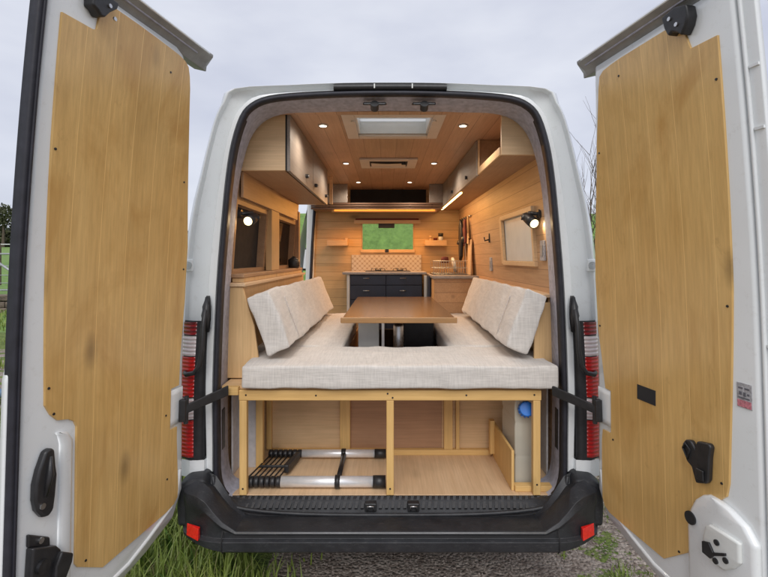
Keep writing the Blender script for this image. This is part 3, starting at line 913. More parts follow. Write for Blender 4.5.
    nb_ = slab(sd, [(.915, .138), (1.075, .142)], [(.915, .222), (1.075, .226)], -.004, .0, .003, nz=6).build('hinge_boss', 'paint', dr, smooth=True)
    # screws
    scr = MB()
    pts = [(.84, 1.98), (.82, 1.25), (.80, 1.165), (.36, 2.40), (.21, 1.98), (.175, 1.60), (.26, .98), (.24, .70), (.66, .62)] if sd < 0 else [(.815, 2.20), (.80, 1.50), (.76, .93), (.40, 2.37), (.175, 1.35), (.24, .87), (.58, .60), (.24, 2.1)]
    for a, b in pts:
        sc_ = MB().cyl(DP(sd, a, b, -.006), DP(sd, a, b, -.0095), .0046, .004, n=10).build('screw', 'dark_metal', dr)
    # top lock
    if sd < 0: tp = [(.685, 2.50), (.69, 2.478), (.715, 2.455), (.735, 2.428), (.75, 2.424), (.765, 2.436), (.785, 2.442), (.79, 2.50)]
    else: tp = [(.665, 2.462), (.72, 2.470), (.765, 2.455), (.768, 2.42), (.757, 2.395), (.735, 2.370), (.722, 2.385), (.70, 2.398), (.685, 2.390), (.672, 2.42)]
    MB().loft([[DP(sd, a, b, w_) for a, b in tp] for w_ in (.0, -.03, -.04)], True, True).build('top_lock', 'black', dr, .006)
    cxx = .72 if sd < 0 else .72
    for a, b in ((cxx - .02, 2.44), (cxx + .005, 2.47 if sd < 0 else 2.41)):
        MB().cyl(DP(sd, a, b, -.04), DP(sd, a, b, -.045), .007, n=8).build('lock_bolt', 'steel', dr)
    # check arm and its bracket
    ca = MB()
    za = 1.005
    A0, A1 = (sd * .775, -.01, za + .012), DP(sd, .16, za - .030, -.03)
    d = Vector(A1) - Vector(A0)
    nrm = d.cross(Vector((0, 0, 1))).normalized() * .006
    up = Vector((0, 0, .021))
    c8 = []
    for P_, k in ((Vector(A0), 1.15), (Vector(A1), .95)):
        c8 += [P_ - nrm - up * k, P_ + nrm - up * k, P_ + nrm + up * k, P_ - nrm + up * k]
    ca.hexa(c8)
    ca.build('check_arm', 'black', dr, .004)
    br_ = MB()
    for dz, hh in ((.0, .055),):
        br_.hexa([DP(sd, s_, z_, w_) for z_ in (za - .085, za + .015) for s_, w_ in ((.140, -.004), (.172, -.004), (.172, -.036), (.140, -.036))])
    br_.build('check_bracket', 'black', dr, .005)
    MB().cyl(DP(sd, .152, za - .095, -.030), DP(sd, .152, za + .028, -.030), .010, n=12).build('bracket_pin', 'dark_metal', dr)
    if sd < 0:
        lk = [(.785, .96), (.80, 1.035), (.835, 1.055), (.848, 1.04), (.85, .97), (.868, .90), (.868, .86), (.862, .80), (.84, .765), (.80, .775), (.785, .82), (.775, .90)]
        lk = [(.82, 1.069), (.808, 1.060), (.802, 1.006), (.797, .979), (.801, .913), (.806, .874), (.822, .860), (.842, .868), (.860, .895), (.868, .93), (.868, .976), (.858, 1.016), (.838, 1.064)]
        MB().loft([[DP(sd, a, b, w_) for a, b in lk] for w_ in (.0, -.018, -.026)], True, True).build('door_handle', 'black', dr, .008)
        MB().cyl(DP(sd, .848, .905, -.026), DP(sd, .848, .905, -.031), .009, n=14).build('handle_bolt', 'steel', dr)
        MB().tube([DP(sd, .823, 1.045, -.026), DP(sd, .828, .99, -.031), DP(sd, .838, .93, -.026)], [.005, .010, .006], 8).build('handle_ridge', 'black', dr, smooth=True)
        MB().loft([[DP(sd, a, b, w_) for a, b in ((.875, .795), (.795, .755), (.780, .735), (.772, .70), (.800, .62), (.795, .55), (.885, .55))] for w_ in (.0, -.022, -.030)], True, True).build('lower_lock', 'black', dr, .006)
        MB().loft([[DP(sd, a, b, w_) for a, b in ((.876, .835), (.803, .785), (.800, .752), (.876, .795))] for w_ in (.0, -.012)], True, True).build('lock_plate', 'black', dr, .005)
        MB().loft([[DP(sd, a, b, w_) for a, b in ((.790, .735), (.748, .705), (.752, .68), (.785, .62), (.815, .60), (.81, .70))] for w_ in (.0, -.040, -.046)], True, True).build('lock_lever', 'black', dr, .005)
        MB().cyl(DP(sd, .838, .795, -.012), DP(sd, .838, .795, -.018), .009, n=14).build('lock_bolt', 'steel', dr)
        MB().cyl(DP(sd, .848, .725, -.030), DP(sd, .848, .725, -.042), .020, n=18).build('lock_barrel', 'dark_metal', dr)
        MB().cyl(DP(sd, .848, .66, -.030), DP(sd, .848, .66, -.050), .012, n=14).build('lock_pin', 'steel', dr)
        # pressed pocket round the locks
        slab(sd, [(.46, .715), (1.06, .725), (1.09, .745), (1.10, .77)], [(.46, .765), (1.06, .772), (1.09, .78), (1.10, .79)], -.012, .0, .012, nz=30).build('pressed_pocket', 'paint', dr, smooth=True)
    else:
        # latch cover
        slab(sd, [(.44, .630), (.73, .632), (.79, .645), (.835, .668), (.862, .695), (.875, .72)], [(.44, .880), (.80, .880), (.84, .85), (.865, .80), (.872, .77), (.875, .75)], -.026, .0, .016, nz=24).build('latch_cover', 'paint', dr, smooth=True)
        slab(sd, [(.675, .745), (.69, .712), (.74, .712), (.775, .722), (.79, .738)], [(.675, .79), (.70, .82), (.73, .842), (.80, .842), (.81, .80)], -.040, -.024, .008, nz=20).build('latch_plate', 'white', dr, smooth=True)
        MB().cyl(DP(sd, .655, .765, -.026), DP(sd, .655, .765, -.031), .022, n=22).build('cover_plug', 'black', dr)
        MB().loft([[DP(sd, a, b, w_) for a, b in ((.716, .725), (.742, .735), (.757, .712), (.800, .736), (.800, .727), (.757, .701), (.746, .685), (.716, .688))] for w_ in (-.036, -.047)], True, True).build('latch_tongue', 'black', dr, .002)
        for a, b in ((.768, .750), (.762, .688), (.798, .712)):
            MB().cyl(DP(sd, a, b, -.039), DP(sd, a, b, -.045), .009, n=14).build('latch_bolt', 'black', dr)
        # pull handle
        ph = [(.626, 1.005), (.640, 1.026), (.660, 1.030), (.678, 1.010), (.687, 1.038), (.732, 1.047), (.740, 1.037), (.733, 1.0), (.727, .925), (.718, .910), (.678, .894), (.662, .942), (.642, .954)]
        MB().loft([[DP(sd, a, b, w_) for a, b in ph] for w_ in (-.006, -.020, -.026)], True, True).build('pull_handle', 'black', dr, .005)
        MB().hexa([DP(sd, a, b, w_) for b in (.915, .95) for a, w_ in ((.685, -.027), (.715, -.027), (.715, -.033), (.685, -.033))]).build('handle_grip', 'black', dr, .003)
        MB().tube([DP(sd, .633, .995, -.028), DP(sd, .645, 1.018, -.030), DP(sd, .66, 1.0, -.029), DP(sd, .650, .965, -.028), DP(sd, .633, .995, -.028)], .004, 8).build('handle_ring', 'black', dr, smooth=True)
        # rectangular hand hole
        slab(sd, [(1.092, .392), (1.150, .394)], [(1.092, .489), (1.150, .491)], -.0085, -.004, .002, nz=2).build('hand_hole', 'dark', dr)
        stk = slab(sd, [(1.195, .816), (1.27, .816)], [(1.195, .864), (1.27, .864)], -.0015, .001, .0005, nz=2).build('sticker', 'sticker', dr)
        slab(sd, [(1.197, .818), (1.218, .818)], [(1.197, .862), (1.218, .862)], -.0028, -.0008, .0003, nz=2).build('sticker_print', 'pink', stk)
        pr_ = MB()
        for (a0, a1, b0, b1) in ((.822, .836, 1.252, 1.257), (.842, .857, 1.252, 1.257), (.824, .832, 1.233, 1.243), (.838, .845, 1.231, 1.243), (.850, .856, 1.235, 1.241), (.822, .857, 1.223, 1.227)):
            pr_.hexa([DP(sd, a, b, w_) for b in (b0, b1) for a, w_ in ((a0, -.001), (a1, -.001), (a1, -.0028), (a0, -.0028))])
        pr_.build('sticker_text', 'print', stk)

# ------------------------------------------------------------------ interior lining (parts of the van)
box('cargo_floor', 'ply', van, -.84, .84, .03, 3.05, .40, .497, .002)
# ceiling with the hatch cut out
HX0, HX1, HY0, HY1 = -.19, .235, .27, .65
cl = MB()
cl.box(-.80, .80, .22, HY0, 2.42, 2.44); cl.box(-.80, .80, HY1, 3.05, 2.42, 2.44)
cl.box(-.80, HX0, HY0, HY1, 2.42, 2.44); cl.box(HX1, .80, HY0, HY1, 2.42, 2.44)
cl.build('ceiling_cladding', 'ceil_wood', van)
box('ceiling_rail', 'ceil_wood', van, -.80, .80, .17, .2195, 2.405, 2.45, .002)
# right wall: lower straight part, upper part leaning in, with window hole
def wall_x(z): return .86 if z < 1.3 else .86 - (z - 1.3) * .068
def wall_piece(m, sx, y0, y1, z0, z1, t=.02, inset=0):
    a, b = wall_x(z0) - inset, wall_x(z1) - inset
    m.hexa([(sx * a, y0, z0), (sx * (a + t), y0, z0), (sx * (a + t), y1, z0), (sx * a, y1, z0), (sx * b, y0, z1), (sx * (b + t), y0, z1), (sx * (b + t), y1, z1), (sx * b, y1, z1)])
def wall_holes(m, sx, holes, y0, y1, z0, z1):
    cuts = sorted(set([y0, y1] + [q for h in holes for q in h[:2]]))
    for a, b in zip(cuts, cuts[1:]):
        hs = [h for h in holes if h[0] <= a and b <= h[1]]
        if not hs: wall_piece(m, sx, a, b, z0, z1)
        else:
            h = hs[0]
            if h[2] > z0: wall_piece(m, sx, a, b, z0, h[2])
            if h[3] < z1: wall_piece(m, sx, a, b, h[3], z1)
RW = (.42, 1.08, 1.63, 1.915)
rw = MB()
wall_piece(rw, 1, .20, 3.05, .5, 1.3)
wall_holes(rw, 1, [RW], .20, 3.05, 1.3, 2.43)
rw.build('wall_cladding', 'wall_wood', van)
lw_ = MB()
LH = [(.24, .88, 1.57, 1.96), (1.14, 1.86, 1.57, 1.96)]
wall_piece(lw_, -1, .20, 1.94, .5, 1.3)
wall_holes(lw_, -1, LH, .20, 1.94, 1.3, 2.43)
wall_piece(lw_, -1, 1.94, 3.05, 2.28, 2.43)
lw_.build('wall_cladding', 'wall_wood', van)
# bulkhead with its window
bw = MB()
BY = 3.0
BX0, BX1, BZ0, BZ1 = -.285, .285, 1.745, 2.035
for a, b, c, d in ((-.83, BX0, .5, 2.42), (BX1, .84, .5, 2.42), (BX0, BX1, .5, BZ0), (BX0, BX1, BZ1, 2.42)):
    bw.box(a, b, BY, BY + .025, c, d)
bw.build('bulkhead', 'bulk_wood', van)
kw = MB()
kw.box(BX0 - .02, BX1 + .02, BY - .02, BY - .001, BZ0 - .035, BZ0); kw.box(BX0 - .006, BX0, BY - .012, BY - .001, BZ0, BZ1); kw.box(BX1, BX1 + .006, BY - .012, BY - .001, BZ0, BZ1)
kw = kw.build('cab_window_frame', 'cab_wood', van, .003)
box('window_pane', 'glass', kw, BX0, BX1, BY + .008, BY + .012, BZ0, BZ1, 0)
box('window_catch', 'black', kw, -.03, .01, BY - .03, BY - .021, BZ0 - .03, BZ0 + .005, .003)
# window in the right wall, with its blind
x_ = wall_x(1.77)
rwf = MB()
def rwpiece(m, y0, y1, z0, z1, x0, x1):
    ins = lambda z: wall_x(z)
    m.hexa([(ins(z0) + x0, y0, z0), (ins(z0) + x1, y0, z0), (ins(z0) + x1, y1, z0), (ins(z0) + x0, y1, z0), (ins(z1) + x0, y0, z1), (ins(z1) + x1, y0, z1), (ins(z1) + x1, y1, z1), (ins(z1) + x0, y1, z1)])
y0, y1, z0, z1 = RW
rwpiece(rwf, y0 - .03, y1 + .03, z0 - .03, z0, -.02, .05); rwpiece(rwf, y0 - .03, y1 + .03, z1, z1 + .03, -.02, .05)
rwpiece(rwf, y0 - .03, y0, z0, z1, -.02, .05); rwpiece(rwf, y1, y1 + .06, z0 - .02, z1 + .02, -.019, .05)
rwf = rwf.build('side_window', 'cab_wood', van, .003)
rwf['label'] = 'right side window with a closed grey blind'
bl = MB(); rwpiece(bl, y0 + .001, y1 - .001, z0 + .001, z1 - .001, .003, .007)
bl.build('blind', 'white', rwf)
# left side windows
for k, (y0, y1, z0, z1) in enumerate(LH):
    f_ = MB()
    for a, b, c, d in ((y0, y1, z0, z0 + .02), (y0, y1, z1 - .02, z1), (y0, y0 + .02, z0 + .02, z1 - .02), (y1 - .02, y1, z0 + .02, z1 - .02)):
        f_.hexa([(-wall_x(c) + .002 - q, yy, c) for q, yy in ((0, a), (.06, a), (.06, b), (0, b))] + [(-wall_x(d) + .002 - q, yy, d) for q, yy in ((0, a), (.06, a), (.06, b), (0, b))])
    f_ = f_.build('side_window', 'cab_brown', van)
    f_['label'] = ['left side window nearest the rear, with black blind', 'second left side window with dark glass'][k]
    MB().hexa([(-wall_x(z0 + .02) - .045 - q, yy, z0 + .02) for q, yy in ((0, y0 + .02), (.004, y0 + .02), (.004, y1 - .02), (0, y1 - .02))] + [(-wall_x(z1 - .02) - .045 - q, yy, z1 - .02) for q, yy in ((0, y0 + .02), (.004, y0 + .02), (.004, y1 - .02), (0, y1 - .02))]).build('pane', 'dark' if k == 0 else 'dark_glass', f_)
    if k == 1:
        MB().box(-.855, -.84, y0 + .03, y0 + .12, z0 + .04, z1 - .04).build('inner_frame', 'black', f_, .003)

# ------------------------------------------------------------------ fixed furniture (things)
# left ledge cabinet
lc = thing('ledge_cabinet', (-.77, .09, .98), 'low light-wood ledge cabinet along the left wall behind the backrest', 'cabinet')
MB().prism_y([(-.845, 1.03), (-.665, 1.03), (-.70, 1.30), (-.745, 1.44), (-.76, 1.501), (-.83, 1.501)], .165, .183).build('front_board', 'ply_z', lc, .003)
box('inner_board', 'ply_z', lc, -.790, -.772, .184, 2.0, 1.03, 1.501, .003)
box('top_board', 'ply', lc, -.855, -.745, .155, 1.94, 1.502, 1.520, .003)
box('upper_sill', 'cab_brown', lc, -.850, -.770, .22, 1.93, 1.545, 1.565, .003)
box('sill_support', 'ply_z', lc, -.835, -.775, .23, 1.93, 1.521, 1.544, .001)
rc = thing('ledge_cabinet', (.80, .12, .98), 'narrow light-wood ledge cabinet along the right wall behind the backrest', 'cabinet')
box('front_board', 'ply_z', rc, .745, .845, .165, .183, 1.03, 1.42, .003)
box('inner_board', 'ply_z', rc, .825, .84, .1835, 2.0, 1.03, 1.444, .003)
box('top_board', 'ply', rc, .79, .852, .16, 2.08, 1.445, 1.463, .003)
# upright between the left windows
up_ = thing('window_post', (-.80, 1.0, 1.57), 'wooden upright between the two left side windows', 'post')
box('board', 'ply_z', up_, -.832, -.79, .90, 1.12, 1.566, 2.06, .003)
bx_ = box('side_board', 'cab_brown', up_, -.832, -.79, 1.87, 1.93, 1.566, 2.06, .003)
kt = thing('black_pot', (-.80, 1.70, 1.567), 'small black pot on the sill of the second left window', 'pot')
MB().tube([(-.80, 1.70, 1.567), (-.80, 1.70, 1.58), (-.80, 1.70, 1.635), (-.80, 1.70, 1.638)], [.042, .048, .050, .044], 16).build('body', 'black', kt, smooth=True)
MB().tube([(-.80, 1.70, 1.6385), (-.80, 1.70, 1.648), (-.80, 1.70, 1.665)], [.046, .03, .010], 16).build('lid', 'dark_metal', kt, smooth=True)

# left overhead cabinet
oc = thing('overhead_cabinet', (-.68, 1.05, 2.115), 'left overhead cabinet with grey-washed doors and pale wood end', 'cabinet')
endp = [(-.555, 2.115), (-.555, 2.418), (-.64, 2.417), (-.73, 2.36), (-.790, 2.24), (-.803, 2.115)]
MB().prism_y(endp, .235, .255).build('end_panel', 'cab_wood', oc, .002)
MB().prism_y(endp, 1.80, 1.82).build('end_panel', 'cab_wood', oc, .002)
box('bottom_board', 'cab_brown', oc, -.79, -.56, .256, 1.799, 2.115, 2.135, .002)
for k, (a, b) in enumerate(((.238, 1.02), (1.03, 1.815))):
    d_ = box('cabinet_door', 'grey_wash', oc, -.548, -.530, a, b, 2.112, 2.416, .003)
    for yy in ((.72,) if k == 0 else (1.10, 1.66)):
        MB().cyl((-.530, yy, 2.17), (-.512, yy, 2.17), .013, n=14).build('latch', 'black', d_)
        MB().cyl((-.5119, yy, 2.17), (-.506, yy, 2.17), .008, n=12).build('button', 'steel', d_)
box('edge_strip', 'dark', oc, -.5545, -.5485, .236, 1.818, 2.118, 2.414, .0)
# brown fascia below the cabinet
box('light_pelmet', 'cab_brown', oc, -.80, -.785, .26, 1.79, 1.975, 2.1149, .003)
# right overhead cabinet
oc2 = thing('overhead_cabinet', (.70, 1.5, 2.19), 'right overhead cabinet with an open cubby at its near end', 'cabinet')
endp = [(.585, 2.19), (.585, 2.418), (.65, 2.417), (.73, 2.35), (.785, 2.235), (.797, 2.19)]
MB().prism_y(endp, .20, .22).build('end_panel', 'cab_wood', oc2, .002)
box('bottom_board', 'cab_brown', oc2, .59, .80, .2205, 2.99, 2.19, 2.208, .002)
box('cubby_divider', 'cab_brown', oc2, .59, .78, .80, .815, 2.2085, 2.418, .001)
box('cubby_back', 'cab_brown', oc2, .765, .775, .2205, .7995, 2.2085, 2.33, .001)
box('cubby_lip', 'cab_wood', oc2, .578, .5895, .22, .80, 2.192, 2.235, .002)
box('cubby_stile', 'cab_wood', oc2, .578, .5895, .7805, .80, 2.2355, 2.418, .002)
for k, (a, b) in enumerate(((.805, 1.52), (1.53, 2.25), (2.26, 2.985))):
    d_ = box('cabinet_door', 'grey_wash', oc2, .570, .5885, a, b, 2.188, 2.416, .003)
    MB().cyl((.570, a + .35, 2.235), (.555, a + .35, 2.235), .013, n=14).build('latch', 'black', d_)

# over-cab locker on the bulkhead
ol = thing('overcab_locker', (0, 2.8, 2.15), 'long overhead locker above the cab window with a dark opening', 'locker')
for k in range(7):
    box('slat', 'cab_brown' if k % 2 else 'dark_wood', ol, -.80, .57, 2.60 + k * .056, 2.64 + k * .056, 2.166, 2.18, .002)
for z_ in (2.155, 2.182, 2.206):
    box('front_rail', 'dark_wood', ol, -.80, .57, 2.585, 2.5975, z_, z_ + .017, .002)
for x_ in (-.62, -.2, .22, .45):
    box('rail_block', 'dark_wood', ol, x_, x_ + .02, 2.598, 2.61, 2.155, 2.223, .001)
box('side_panel', 'grey_wash', ol, -.80, -.42, 2.59, 2.605, 2.2255, 2.418, .003)
box('side_panel', 'grey_wash', ol, .43, .57, 2.59, 2.605, 2.2255, 2.418, .003)
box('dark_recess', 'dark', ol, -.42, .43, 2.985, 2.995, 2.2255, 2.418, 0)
br2 = thing('corner_bracket', (-.55, 2.1, 2.15), 'short wooden corner strut hanging below the left ceiling edge', 'strut')
box('strut', 'cab_wood', br2, -.555, -.525, 2.15, 2.18, 2.16, 2.419, .002)

# LED strips
ls = thing('led_strip', (0, 2.61, 2.13), 'orange glowing light strip under the locker along the front wall', 'light strip')
box('diffuser', 'led', ls, -.57, .50, 2.70, 2.715, 2.150, 2.1648, 0)
box('channel', 'cab_wood', ls, -.60, .52, 2.7155, 2.725, 2.14, 2.1648, 0)
ls2 = thing('led_strip', (.62, 2.2, 2.17), 'warm white light strip under the right overhead cabinet', 'light strip')
box('diffuser', 'led_w', ls2, .592, .604, 1.58, 2.90, 2.182, 2.1898, 0)
box('channel', 'alu', ls2, .6045, .608, 1.58, 2.90, 2.180, 2.1898, 0)

def area(name, loc, rot, sx, sy, e, c, parent):
    l = bpy.data.lights.new(name, 'AREA')
    l.shape = 'RECTANGLE'
    l.size, l.size_y = sx, sy
    l.energy = e
    l.color = c
    o = bpy.data.objects.new(name, l)
    COL.objects.link(o)
    o.parent = parent
    o.location = Vector(loc) - parent.location
    o.rotation_euler = rot
    return o
area('strip_light', (0, 2.70, 2.145), (R(-25), 0, 0), 1.0, .02, 9, (1., .42, .09), ls)
area('strip_light', (.60, 2.2, 2.178), (0, R(-20), 0), .02, 1.3, 1.5, (1., .60, .26), ls2)

# downlights
def point_spot(name, loc, e, c, parent, ang=140, rot=(0, 0, 0), r=.05):
    l = bpy.data.lights.new(name, 'SPOT')
    l.energy = e
    l.color = c
    l.spot_size = R(ang)
    l.spot_blend = .6
    l.shadow_soft_size = r
    o = bpy.data.objects.new(name, l)
    COL.objects.link(o)
    o.parent = parent
    o.location = Vector(loc) - parent.location
    o.rotation_euler = rot
    return o
def downlight(x, y, label):
    d_ = thing('downlight', (x, y, 2.40), label, 'ceiling light', 'small round lights in the ceiling')
    MB().loft([[(x + r * math.cos(q), y + r * math.sin(q), z) for q in [2 * math.pi * k / 24 for k in range(24)]] for r, z in ((.030, 2.4195), (.030, 2.414), (.027, 2.412), (.021, 2.413), (.021, 2.4195))]).build('rim', 'steel', d_, smooth=True)
    MB().cyl((x, y, 2.4135), (x, y, 2.419), .0205, n=24).build('lens', 'down', d_)
    point_spot('bulb', (x, y, 2.40), 7.5, (1., .86, .70), d_, 165)
    return d_
d0 = downlight(-.385, .46, 'round ceiling light nearest the rear, left of the roof hatch')
for x, y, lb in ((.426, .46, 'round ceiling light nearest the rear, right of the roof hatch'), (-.344, 1.53, 'round ceiling light left of the roof fan'), (.369, 1.53, 'round ceiling light right of the roof fan'), (-.30, 2.47, 'round ceiling light farthest in, left, just before the locker'), (.22, 2.47, 'round ceiling light farthest in, right, just before the locker')):
    c_ = copy_tree(d0)
    c_.location = (x, y, 2.40)
    c_['label'] = lb
# wall lamps
def wall_lamp(sx, label):
    X = sx * .785
    l_ = thing('reading_lamp', (X, .30, 1.84), label, 'wall lamp', 'reading lamps at the rear of the van')
    hx, hy, hz = (-.772, .30, 1.851) if sx < 0 else (.788, .30, 1.838)
    MB().cyl((sx * .806, .30, 1.89), (sx * .835, .30, 1.89), .024, n=18).build('wall_plate', 'black', l_)
    MB().tube([(sx * .81, .30, 1.89), (sx * .79, .33, 1.896), (hx - sx * .01, .355, 1.90)], [.009, .011, .012], 8).build('arm', 'black', l_, smooth=True)
    b = Vector((hx, hy, hz))
    d = (Vector((.25, -1, -.55)) if sx > 0 else Vector((-.15, -1, -.35))).normalized()
    a = b - d * .075
    MB().tube([a - d * .03, a - d * .028, a, a.lerp(b, .45), b], [.008, .022, .028, .030, .030], 18).build('shade', 'black', l_, smooth=True)
    MB().tube([a - Vector((.035, 0, 0)), a + Vector((.035, 0, 0))], .012, 10).build('swivel', 'black', l_, smooth=True)
    MB().cyl(b + d * .0005, b + d * .004, .024, n=20).build('bulb_face', 'lamp', l_)
    o = point_spot('bulb', b + d * .012, .7, (1., .75, .45), l_, 100, r=.02)
    o.rotation_euler = d.to_track_quat('-Z', 'Y').to_euler()
wall_lamp(-1, 'left black reading lamp, lit, in front of the dark side window')
wall_lamp(1, 'right black reading lamp, lit, above the blinded side window')

# roof hatch
rh = thing('roof_hatch', (.02, .46, 2.38), 'white roof hatch with cream surround in the ceiling near the rear', 'roof hatch')
fr_ = MB()
for a, b, c, d in ((-.26, HX0, HY0 - .05, HY1 + .06), (HX1, .30, HY0 - .05, HY1 + .06), (HX0, HX1, HY0 - .05, HY0), (HX0, HX1, HY1, HY1 + .06)): fr_.box(a, b, c, d, 2.404, 2.4195)
fr_.build('surround', 'cream', rh, .004)
fr_ = MB()
for a, b, c, d in ((HX0, HX0 + .01, HY0, HY1), (HX1 - .01, HX1, HY0, HY1), (HX0 + .01, HX1 - .01, HY0, HY0 + .01), (HX0 + .01, HX1 - .01, HY1 - .01, HY1)): fr_.box(a, b, c, d, 2.42, 2.50)
fr_.build('shaft', 'white', rh)
def hatch_mat():
    m, t, b = new_mat('translucent_dome')
    t.nodes.remove(b)
    o = t.nodes['Material Output']
    tr = t.nodes.new('ShaderNodeBsdfTranslucent'); tr.inputs[0].default_value = (.85, .86, .86, 1)
    df = t.nodes.new('ShaderNodeBsdfDiffuse'); df.inputs[0].default_value = (.8, .8, .8, 1)
    m_ = t.nodes.new('ShaderNodeMixShader'); m_.inputs[0].default_value = .25
    t.links.new(tr.outputs[0], m_.inputs[1]); t.links.new(df.outputs[0], m_.inputs[2]); t.links.new(m_.outputs[0], o.inputs[0])
    return m
M['dome'] = hatch_mat()
box('dome', 'dome', rh, HX0 + .01, HX1 - .01, HY0 + .01, HY1 - .01, 2.494, 2.499, 0)
bb = MB()
for i in range(4): bb.box(HX0 + .012, HX1 - .012, HY0 + .05 + i * .09, HY0 + .054 + i * .09, 2.470, 2.476)
bb.build('blind_rib', 'white', rh)
for x in (HX0 - .012, HX1 + .012): MB().cyl((x, HY0 + .05, 2.404), (x, HY0 + .05, 2.396), .012, n=12).build('knob', 'cream', rh)
# fan vent
fv = thing('fan_vent', (.0, 1.5, 2.39), 'small rectangular ceiling vent with dark slot and black knob', 'vent')
fr_ = MB()
for a, b, c, d in ((-.225, -.15, 1.34, 1.68), (.15, .225, 1.34, 1.68), (-.15, .15, 1.34, 1.40), (-.15, .15, 1.62, 1.68)): fr_.box(a, b, c, d, 2.404, 2.4195)
fr_.build('surround', 'cream', fv, .004)
box('grille', 'dark', fv, -.15, .15, 1.40, 1.62, 2.412, 2.4195, 0)
MB().loft([[(x, 1.48, 2.408 - .006 * (1 - (x / .15) ** 2)) for x in (-.14, -.07, 0, .07, .14)], [(x, 1.61, 2.406) for x in (-.14, -.07, 0, .07, .14)]], False).build('cover', 'cream', fv, smooth=True)
MB().cyl((.12, 1.45, 2.415), (.12, 1.45, 2.39), .018, n=14).build('knob', 'black', fv)

# ------------------------------------------------------------------ bed base
bb_ = thing('bed_base', (0, .25, .497), 'light pine bed platform frame with storage underneath, across the rear', 'bed frame')
box('front_rail', 'batten_x', bb_, -.735, .735, .022, .045, .958, 1.008, .003)
box('slat_board', 'ply_x', bb_, -.825, .825, .0455, .505, 1.0085, 1.024, .001)
box('end_ledge', 'batten_x', bb_, -.815, -.736, .015, .05, .985, 1.024, .003)
for x in (-.715, .0, .713):
    box('leg', 'batten', bb_, x - .018, x + .018, .0225, .055, .4975, .9575, .003)
box('back_panel', 'ply_x', bb_, -.84, -.235, .512, .522, .4975, 1.008, .001)
lab(box('back_panel', 'ply_red', bb_, -.2345, .31, .5125, .522, .4975, 1.008, .001), 'reddish plywood back panel')
box('back_panel', 'ply_x', bb_, .3105, .84, .512, .522, .4975, 1.008, .001)
for x, wd in ((-.705, .03), (-.26, .06), (.345, .05), (.40, .02)):
    box('batten', 'batten', bb_, x - wd / 2, x + wd / 2, .485, .511, .530, 1.008, .002)
box('bottom_batten', 'batten_x', bb_, -.70, .60, .480, .5115, .4975, .5295, .002)
box('divider', 'batten', bb_, .602, .616, .07, .479, .4975, .695, .002)
box('divider_post', 'batten', bb_, .575, .6015, .42, .4595, .53, .72, .002)
box('foot_block', 'batten_x', bb_, .60, .775, .0, .0695, .4972, .528, .003) if 0 else box('foot_block', 'batten_x', bb_, .617, .80, .056, .10, .4975, .526, .003)
box('side_post', 'batten', bb_, -.73, -.692, .30, .335, .4975, 1.008, .002)
box('side_cheek', 'trim_light', bb_, -.835, -.731, .325, .335, .4975, 1.008, .001)
box('side_lining', 'trim_light', bb_, -.84, -.83, .23, .505, .4975, 1.008, .001)
box('side_lining', 'trim_light', bb_, .83, .84, .23, .505, .4975, 1.008, .001)
for x, z in ((-.70, .985), (-.36, .983), (-.012, .992), (.012, .972), (.37, .984), (.70, .986), (-.715, .53), (.0, .53), (.713, .55)):
    y_ = .0218 if z > .9 else .0222
    MB().cyl((x, y_, z), (x, y_ - .0015, z), .0045, n=10).build('screw', 'dark_metal', bb_)
# bench boxes
for sx, xi, lb in ((-1, -.27, 'left'), (1, .34, 'right')):
    bn = thing('bench', (sx * .55, 1.3, .497), f'{lb} wooden bench box carrying the long seat cushion', 'bench')
    x0, x1 = sorted((xi, sx * .84))
    box('side_board', 'cab_brown', bn, min(xi, xi + sx * .018), max(xi, xi + sx * .018), .524, 2.12, .4975, 1.008, .003)
    box('seat_board', 'ply', bn, x0, x1, .524, 2.12, 1.0085, 1.024, .001)
    box('end_board', 'ply_z', bn, x0, x1, 2.1205, 2.135, .4975, 1.024, .002)
# storage side boards seen by the table legs
fb = thing('footwell_divider', (.03, .53, .497), 'dark boards closing the footwell between the benches', 'board')
box('step_board', 'dark', fb, -.25, .32, 2.0, 2.02, .4975, 1.0, .002)

